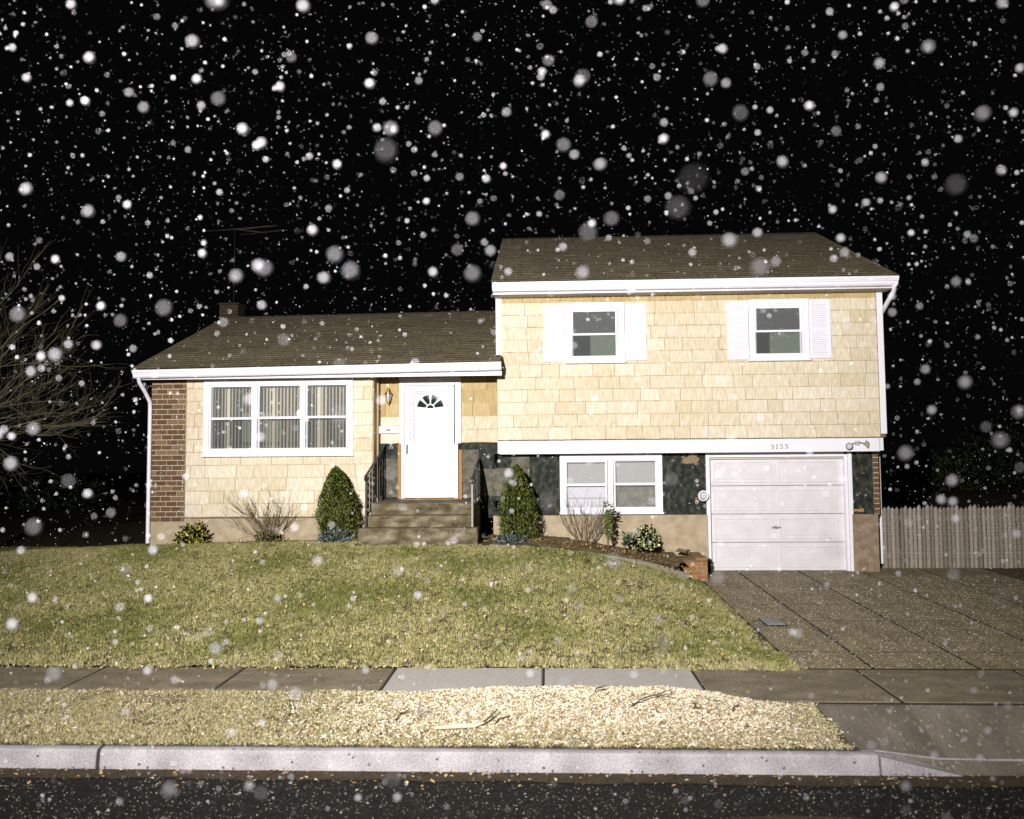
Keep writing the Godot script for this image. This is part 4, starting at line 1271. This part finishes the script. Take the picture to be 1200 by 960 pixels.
func build_grass() -> void:
	var f := FastNoiseLite.new()
	f.seed = 21; f.frequency = 0.55; f.fractal_octaves = 4
	var variants := [tuft(12, 0.042, 0.007, 0.034, 1.2), tuft(10, 0.036, 0.007, 0.036, 1.3), tuft(13, 0.046, 0.006, 0.032, 1.0), tuft(10, 0.034, 0.008, 0.036, 1.6)]
	var sets := [[], [], [], []]
	var cols := [PackedColorArray(), PackedColorArray(), PackedColorArray(), PackedColorArray()]
	var green := Color(0.235, 0.24, 0.066)
	var olive := Color(0.36, 0.335, 0.125)
	var straw := Color(0.51, 0.445, 0.23)
	var tries := 0
	while tries < 104000:
		tries += 1
		var x := rng.randf_range(-12.0, 2.72)
		var z := rng.randf_range(0.2, 5.95)
		if tries > 84000:
			x = rng.randf_range(-16.0, -7.5)
			z = rng.randf_range(-6.0, 1.6)
		if z < 0.9 and x > -7.4: continue
		if x > -3.2 and x < -1.08 and z < 1.62: continue
		if x > -1.1 and x < 2.3 and z < 1.72 - 0.12 * (x + 1.0): continue
		if x > 2.2 and z < 0.8: continue
		if x > 2.66 + 0.07 * f.get_noise_1d(z * 4.0): continue
		if z > 5.87 + 0.09 * f.get_noise_1d(x * 5.0): continue
		if absf((x - 0.35) / (14.6 - z)) > 0.78: continue
		var k := f.get_noise_2d(x, z)
		var bare := smoothstep(0.08, 0.4, f.get_noise_2d(x * 0.8 + 50, z * 1.6)) * smoothstep(-2.0, 1.5, x)
		if rng.randf() < bare * 0.6: continue
		var clump := maxf(0.0, f.get_noise_2d(x * 5.0 + 80, z * 5.0))
		var s := rng.randi() % 4
		var col := green.lerp(olive, clampf(0.62 + k * 1.6, 0, 1))
		var dry := rng.randf() < 0.36 + 0.7 * k + 0.35 * bare + (0.5 if z > 5.62 else 0.0)
		if dry: col = olive.lerp(straw, rng.randf())
		else: col = col.lerp(Color(0.12, 0.14, 0.03), minf(0.7, clump * 1.2))
		col = col * rng.randf_range(0.75, 1.2)
		var b := Basis(Vector3.UP, rng.randf() * TAU).scaled(Vector3.ONE * (rng.randf_range(0.55, 1.2) + 0.7 * clump))
		sets[s].append(Transform3D(b, Vector3(x, maxf(ground_y(x, minf(z, 5.83)), -0.148) - 0.004, z)))
		cols[s].append(col)
	var lawn := part("lawn_grass", self)
	tag(lawn, "short yellow-green winter lawn sloping down to the sidewalk", "lawn", "", "stuff")
	for s in 4:
		scatter("grass_tufts", variants[s], M.grass, sets[s], cols[s], lawn)

	# the verge: thin dry grass left, heap of pale wood chips right
	var vs := [[], [], [], []]
	var vc := [PackedColorArray(), PackedColorArray(), PackedColorArray(), PackedColorArray()]
	for i in 26000:
		var x := rng.randf_range(-7.2, 2.5)
		var z := rng.randf_range(6.62, 7.93)
		if z < verge_edge(x) + 0.02: continue
		if x > 2.42 + 0.1 * f.get_noise_1d(z * 5): continue
		var mound := smoothstep(-2.0, -0.6, x) * (1.0 - smoothstep(7.6, 7.9, z))
		if rng.randf() < mound * 0.85 * (1.0 - 0.7 * smoothstep(1.6, 2.3, x)): continue
		var bare := smoothstep(0.1, 0.4, f.get_noise_2d(x * 1.3 + 9, z * 2))
		if rng.randf() < bare * 0.6: continue
		var s := rng.randi() % 4
		var col := straw.lerp(Color(0.52, 0.44, 0.27), rng.randf()) * rng.randf_range(0.7, 1.05)
		if rng.randf() < 0.22: col = olive * rng.randf_range(0.7, 1.0)
		vs[s].append(Transform3D(Basis(Vector3.UP, rng.randf() * TAU).scaled(Vector3(1.1, 0.6, 1.1) * rng.randf_range(0.7, 1.2)), Vector3(x, verge_y(x, z) - 0.003, z)))
		vc[s].append(col)
	var vg := part("verge_grass", self)
	tag(vg, "thin straw-coloured dry grass on the verge beside the kerb", "grass", "", "stuff")
	for s in 4:
		scatter("dry_tufts", variants[s], M.grass, vs[s], vc[s], vg)

	var cb := Mb.new()
	cb.hexa([Vector3(-0.5, -0.5, -0.35), Vector3(0.5, -0.4, -0.5), Vector3(0.42, -0.5, 0.5), Vector3(-0.4, -0.5, 0.4), Vector3(-0.42, 0.5, -0.4), Vector3(0.38, 0.5, -0.42), Vector3(0.5, 0.35, 0.42), Vector3(-0.5, 0.42, 0.5)])
	var chip := cb.done()
	var cs := []
	var cc := PackedColorArray()
	for i in 64000:
		var x := rng.randf_range(-7.0, 2.62)
		var z := rng.randf_range(6.55, 7.93)
		var edge := verge_edge(x) + 0.01 + 0.05 * rng.randf()
		if z < edge or x > 2.42 + 0.12 * f.get_noise_1d(z * 6): continue
		var dens := maxf(0.03 + 0.22 * f.get_noise_2d(x * 2.0, z * 3.0), smoothstep(-2.9, -0.5, x) * (1.0 - 0.55 * smoothstep(7.55, 7.92, z)) * (1.0 - 0.7 * smoothstep(1.7, 2.45, x)))
		if rng.randf() > dens: continue
		var size := Vector3(lerpf(0.008, 0.045, pow(rng.randf(), 2.2)), rng.randf_range(0.002, 0.007), rng.randf_range(0.005, 0.013))
		var b := Basis.from_euler(Vector3(rng.randf_range(-0.7, 0.7), rng.randf() * TAU, rng.randf_range(-0.7, 0.7))) * Basis.from_scale(size)
		cs.append(Transform3D(b, Vector3(x, verge_y(x, z) + rng.randf_range(0.0, 0.016), z)))
		var col := Color(0.66, 0.56, 0.37).lerp(Color(0.82, 0.77, 0.64), rng.randf())
		if rng.randf() < 0.14: col = Color(0.40, 0.24, 0.10)
		if rng.randf() < 0.05: col = Color(0.12, 0.08, 0.05)
		cc.append(col)
	var xs := steps_of(-1.75, 2.42, 0.07)
	var cbed := sheet(xs, steps_of(6.6, 7.9, 0.07), func(x, z): return verge_y(x, z) + 0.005, func(x, z): return z < verge_edge(x) + 0.06 or lumps.get_noise_2d(x * 200, z * 200) > 0.9 - 1.2 * smoothstep(-0.4, -1.7, x) - 0.8 * smoothstep(7.5, 7.9, z) or x > 2.36 + 0.12 * f.get_noise_1d(z * 6))
	var bedm := struct("chip_layer", cbed, M.chip_base, "trodden layer of pale wood chips under the heap")
	bedm.set_meta("kind", "stuff")
	var heap := scatter("wood_chips", chip, M.chip, cs, cc, self)
	tag(heap, "heap of pale fresh wood chips on the verge", "wood chips", "", "stuff")

	# litter in the bed, along the foundation and in the gutter
	var lf := leaf_mesh(0.035, 0.055)
	var ls := []
	var lc := PackedColorArray()
	for i in 2600:
		var x := rng.randf_range(-7.2, 2.25)
		var z := rng.randf_range(0.15, 1.45)
		if x > -3.25 and x < -1.1: continue
		if x < -3.2 and (z > 0.95 or rng.randf() < 0.5): continue
		var y := ground_y(x, z) + 0.006 if x < -1.1 else lerpf(0.70, 0.36, smoothstep(-0.4, 2.3, x)) + 0.03 * lumps.get_noise_2d(x * 140, z * 140) - 0.10 * smoothstep(1.1, 1.5, z) + 0.008
		ls.append(Transform3D(Basis.from_euler(Vector3(-1.4 + rng.randf_range(-0.6, 0.6), rng.randf() * TAU, 0)), Vector3(x, y, z)))
		lc.append(Color(0.36, 0.18, 0.06).lerp(Color(0.38, 0.32, 0.14), rng.randf()) * rng.randf_range(0.6, 1.2))
	for i in 260:
		var x := rng.randf_range(-5.5, 4.2)
		var z := 8.055 + pow(rng.randf(), 3.0) * 0.35
		ls.append(Transform3D(Basis.from_euler(Vector3(-1.45 + rng.randf_range(-0.3, 0.3), rng.randf() * TAU, 0)).scaled(Vector3.ONE * rng.randf_range(0.3, 0.9)), Vector3(x, -0.392, z)))
		lc.append(Color(0.35, 0.20, 0.07).lerp(Color(0.55, 0.45, 0.28), rng.randf()))
	for i in 420:
		var x := rng.randf_range(-7.5, 2.5)
		var z := rng.randf_range(1.8, 5.8)
		ls.append(Transform3D(Basis.from_euler(Vector3(-1.3 + rng.randf_range(-0.5, 0.5), rng.randf() * TAU, 0)), Vector3(x, ground_y(x, z) + 0.03, z)))
		lc.append(Color(0.50, 0.28, 0.08).lerp(Color(0.60, 0.50, 0.30), rng.randf()))
	for i in 900:
		var x := rng.randf_range(-6.6, 2.75)
		var z := 5.83 + 0.13 * pow(rng.randf(), 2.0)
		ls.append(Transform3D(Basis.from_euler(Vector3(-1.3 + rng.randf_range(-0.5, 0.5), rng.randf() * TAU, 0)).scaled(Vector3.ONE * rng.randf_range(0.3, 0.8)), Vector3(x, -0.141, z)))
		lc.append(Color(0.40, 0.28, 0.12).lerp(Color(0.62, 0.54, 0.34), rng.randf()))
	var litter := scatter("leaf_litter", lf, M.leaf, ls, lc, self)
	tag(litter, "scattered dead leaves in the beds, lawn and gutter", "leaf litter", "", "stuff")

	# loose grit on street and driveway
	var gs := []
	var gc := PackedColorArray()
	for i in 18000:
		var road := i < 6500
		var x := rng.randf_range(-5.2, 4.4) if road else rng.randf_range(2.7, 8.0)
		var z := rng.randf_range(8.1, 9.5) if road else rng.randf_range(0.2, 5.8)
		var y := -0.403 if road else drive_y(z) + 0.004
		var k := lerpf(0.002, 0.0065, pow(rng.randf(), 2.5)) if road else lerpf(0.004, 0.010, pow(rng.randf(), 2.0))
		gs.append(Transform3D(Basis.from_euler(Vector3(rng.randf() * 6, rng.randf() * 6, 0)).scaled(Vector3(1.2, 0.8, 1) * k), Vector3(x, y, z)))
		gc.append(Color(0.20, 0.175, 0.125).lerp(Color(0.55, 0.50, 0.40), pow(rng.randf(), 1.6)))
	var grit := scatter("road_grit", chip, M.chip, gs, gc, self)
	tag(grit, "loose pale grit scattered over street and driveway", "grit", "", "stuff")

	# twigs and a broken branch on the chips
	var tw := [[Vector3(0.42, 0, 7.02), 0.16, 0.9, "short dark twig stuck in the wood chips near the pale slabs"], [Vector3(0.74, 0, 7.28), 0.42, 0.5, "long dark forked twig on top of the wood chip heap"], [Vector3(1.62, 0, 7.35), 0.14, 1.0, "short dark twig at the right part of the wood chips"], [Vector3(-1.35, 0, 7.5), 0.2, 1.2, "thin dark twig at the left end of the wood chips"], [Vector3(-0.47, 0, 7.62), 0.17, 0.9, "dark twig standing beside the peeled branch"]]
	for t in tw:
		var p: Vector3 = t[0]
		p.y = verge_y(p.x, p.z) + 0.02
		var o := thing("twig", t[3], "twig", p)
		var d := Vector3(cos(t[2]), 0.22, -sin(t[2])).normalized()
		var L: float = t[1]
		put("stick", pipe([Vector3.ZERO, d * L * 0.35 + Vector3(0, 0.02, 0), d * L * 0.7, d * L + Vector3(0.03, 0.01, 0.03)], [0.007, 0.006, 0.005, 0.003], 6), M.dark_twig, o)
		put("side_shoot", pipe([d * L * 0.6, d * L * 0.8 + Vector3(0.09, 0.0, 0.06) * L * 2.0], [0.004, 0.002], 5), M.dark_twig, o)
	var lg := thing("peeled_branch", "pale peeled piece of branch lying on the wood chips", "branch", Vector3(-0.78, verge_y(-0.78, 7.72) + 0.03, 7.72))
	put("wood", pipe([Vector3(-0.2, 0, 0.02), Vector3(0, 0.012, 0), Vector3(0.14, 0.005, -0.03), Vector3(0.22, 0.02, -0.07)], [0.012, 0.022, 0.018, 0.008], 8), M.pale_wood, lg)
	put("bark_end", pipe([Vector3(0.21, 0.02, -0.065), Vector3(0.28, 0.06, -0.13), Vector3(0.32, 0.09, -0.18)], [0.009, 0.008, 0.005], 6), M.dark_twig, lg)

# ------------------------------------------------------------------ snow
func flake_mesh(sd: int) -> ArrayMesh:
	var sp := SphereMesh.new()
	sp.radial_segments = 10; sp.rings = 6
	sp.radius = 0.5; sp.height = 1.0
	var a := sp.get_mesh_arrays()
	var f := FastNoiseLite.new()
	f.seed = sd; f.frequency = 0.9
	var v: PackedVector3Array = a[Mesh.ARRAY_VERTEX]
	for i in v.size():
		v[i] *= Vector3(1.0, 1.12, 0.9) * (1.0 + 0.55 * f.get_noise_3dv(v[i] * 3.0))
	a[Mesh.ARRAY_VERTEX] = v
	a[Mesh.ARRAY_TEX_UV] = null
	a[Mesh.ARRAY_TANGENT] = null
	var m := ArrayMesh.new()
	m.add_surface_from_arrays(Mesh.PRIMITIVE_TRIANGLES, a)
	return m

func build_snow(cam: Transform3D) -> void:
	var r := RandomNumberGenerator.new()
	r.seed = 2024
	var meshes := [flake_mesh(1), flake_mesh(2), flake_mesh(3), flake_mesh(4)]
	# the nearest flakes, one by one: a few where the eye catches them first, the rest strewn through the air before the lens
	var near := [[105, 68, 9], [231, 93, 8], [236, 124, 7], [380, 326, 10], [277, 324, 11], [554, 257, 11], [554, 321, 13], [643, 71, 9], [833, 93, 11], [851, 98, 8], [868, 133, 12], [81, 564, 11], [40, 503, 11], [31, 222, 10], [147, 668, 11], [813, 210, 22], [980, 154, 8], [1085, 433, 8], [1123, 163, 7], [1175, 4, 9], [590, 195, 6], [976, 246, 7], [142, 301, 8], [458, 556, 10], [500, 236, 6], [346, 619, 8], [575, 294, 9], [568, 284, 6], [764, 588, 7], [699, 600, 8], [776, 755, 18], [671, 690, 8], [180, 645, 9], [656, 229, 8], [536, 293, 9], [641, 6, 8], [82, 121, 6], [176, 737, 6], [1068, 273, 6], [888, 273, 8], [990, 296, 8], [25, 645, 7], [505, 463, 8], [233, 746, 7], [205, 797, 7], [988, 562, 7], [352, 485, 7], [1150, 790, 6], [420, 935, 7], [140, 940, 7], [945, 935, 6]]
	for made in 300:
		var s := r.randf_range(0.0045, 0.0105)
		var d := pow(r.randf_range(pow(0.6, 3), pow(1.8, 3)), 1.0 / 3.0)
		var p := cam * Vector3(r.randf_range(-0.66, 0.66) * d, r.randf_range(-0.53, 0.53) * d, -d)
		if made < near.size():
			var q: Array = near[made]
			d = (s + 0.018) * 930.0 / (2.0 * q[2])
			p = cam * Vector3((q[0] - 600.0) / 930.0 * d, (480.0 - q[1]) / 930.0 * d, -d)
		var o := put(numbered("snowflake"), meshes[made % 4], M.snow, self)
		o.transform = Transform3D(Basis.from_euler(Vector3(r.randf() * 6, r.randf() * 6, r.randf() * 6)).scaled(Vector3.ONE * s), p)
		tag(o, "white wet snowflake falling close in front of the lens", "snowflake", "falling snowflakes")
	var pl := []
	var pc := PackedColorArray()
	for i in 17000:
		var d := pow(r.randf_range(5.8, 64.0), 1.0 / 3.0) if i < 3000 else pow(r.randf_range(64.0, 1900.0), 1.0 / 3.0)
		var p := cam * Vector3(r.randf_range(-0.70, 0.70) * d, r.randf_range(-0.56, 0.56) * d, -d)
		if p.y < ground_y(p.x, p.z) + 0.05 or p.y < -0.35: continue
		if p.z < 0.4 and p.x > -7.5 and p.x < 6.2 and p.y < 5.6: continue
		pl.append(Transform3D(Basis.from_euler(Vector3(r.randf() * 6, r.randf() * 6, r.randf() * 6)).scaled(Vector3.ONE * lerpf(0.002, 0.007, pow(r.randf(), 2.0))), p))
		pc.append(Color(1, 1, 1))
	var sn := scatter("falling_snow", meshes[1], M.snow, pl, pc, self)
	tag(sn, "countless small snowflakes falling through the flash light", "falling snow", "", "stuff")

# ------------------------------------------------------------------ scene
func _ready() -> void:
	rng.seed = 77
	lumps.seed = 8; lumps.frequency = 0.02; lumps.fractal_octaves = 3
	# camera: a wide lens about a house-width away, pointed slightly up and left
	var cam := Camera3D.new()
	cam.name = "camera"
	var at := CameraAttributesPhysical.new()
	at.frustum_focal_length = 12.0 / (480.0 / 930.0)
	at.frustum_focus_distance = 13.0
	at.exposure_aperture = at.frustum_focal_length / 18.0
	at.frustum_near = 0.05
	at.frustum_far = 400.0
	cam.attributes = at
	cam.fov = rad_to_deg(2.0 * atan(480.0 / 930.0))
	cam.near = 0.05
	cam.far = 400.0
	cam.position = EYE
	cam.rotation_degrees = Vector3(3.37, 2.46, -0.47)
	add_child(cam)
	cam.current = true
	# night sky
	var env := Environment.new()
	env.background_mode = Environment.BG_SKY
	var sky := ProceduralSkyMaterial.new()
	sky.sky_top_color = Color(0.02, 0.02, 0.022)
	sky.sky_horizon_color = Color(0.02, 0.02, 0.022)
	sky.ground_bottom_color = Color(0.01, 0.01, 0.01)
	sky.ground_horizon_color = Color(0.02, 0.02, 0.022)
	env.sky = Sky.new()
	env.sky.sky_material = sky
	env.tonemap_mode = Environment.TONE_MAPPER_LINEAR
	env.tonemap_exposure = 1.13
	env.sdfgi_enabled = true
	env.ssao_enabled = true
	env.ssil_enabled = true
	var we := WorldEnvironment.new()
	we.name = "environment"
	we.environment = env
	add_child(we)
	# the photographer's flash: the only lamp of the picture, on a stand behind and left of the lens
	var flash := SpotLight3D.new()
	flash.name = "camera_flash"
	flash.light_color = Color(1.0, 0.985, 0.98)
	flash.light_energy = 465.0
	flash.light_size = 0.06
	flash.spot_range = 80.0
	flash.spot_attenuation = 2.0
	flash.spot_angle = 45.0
	flash.spot_angle_attenuation = 1.0
	flash.shadow_enabled = true
	add_child(flash)
	flash.position = Vector3(-2.6, 5.2, 17.6)
	flash.look_at(Vector3(-0.4, 4.6, 0.0))

	materials()
	build_ground()
	build_house()
	build_entry()
	build_fence()
	build_plants()
	build_grass()
	build_snow(cam.transform)
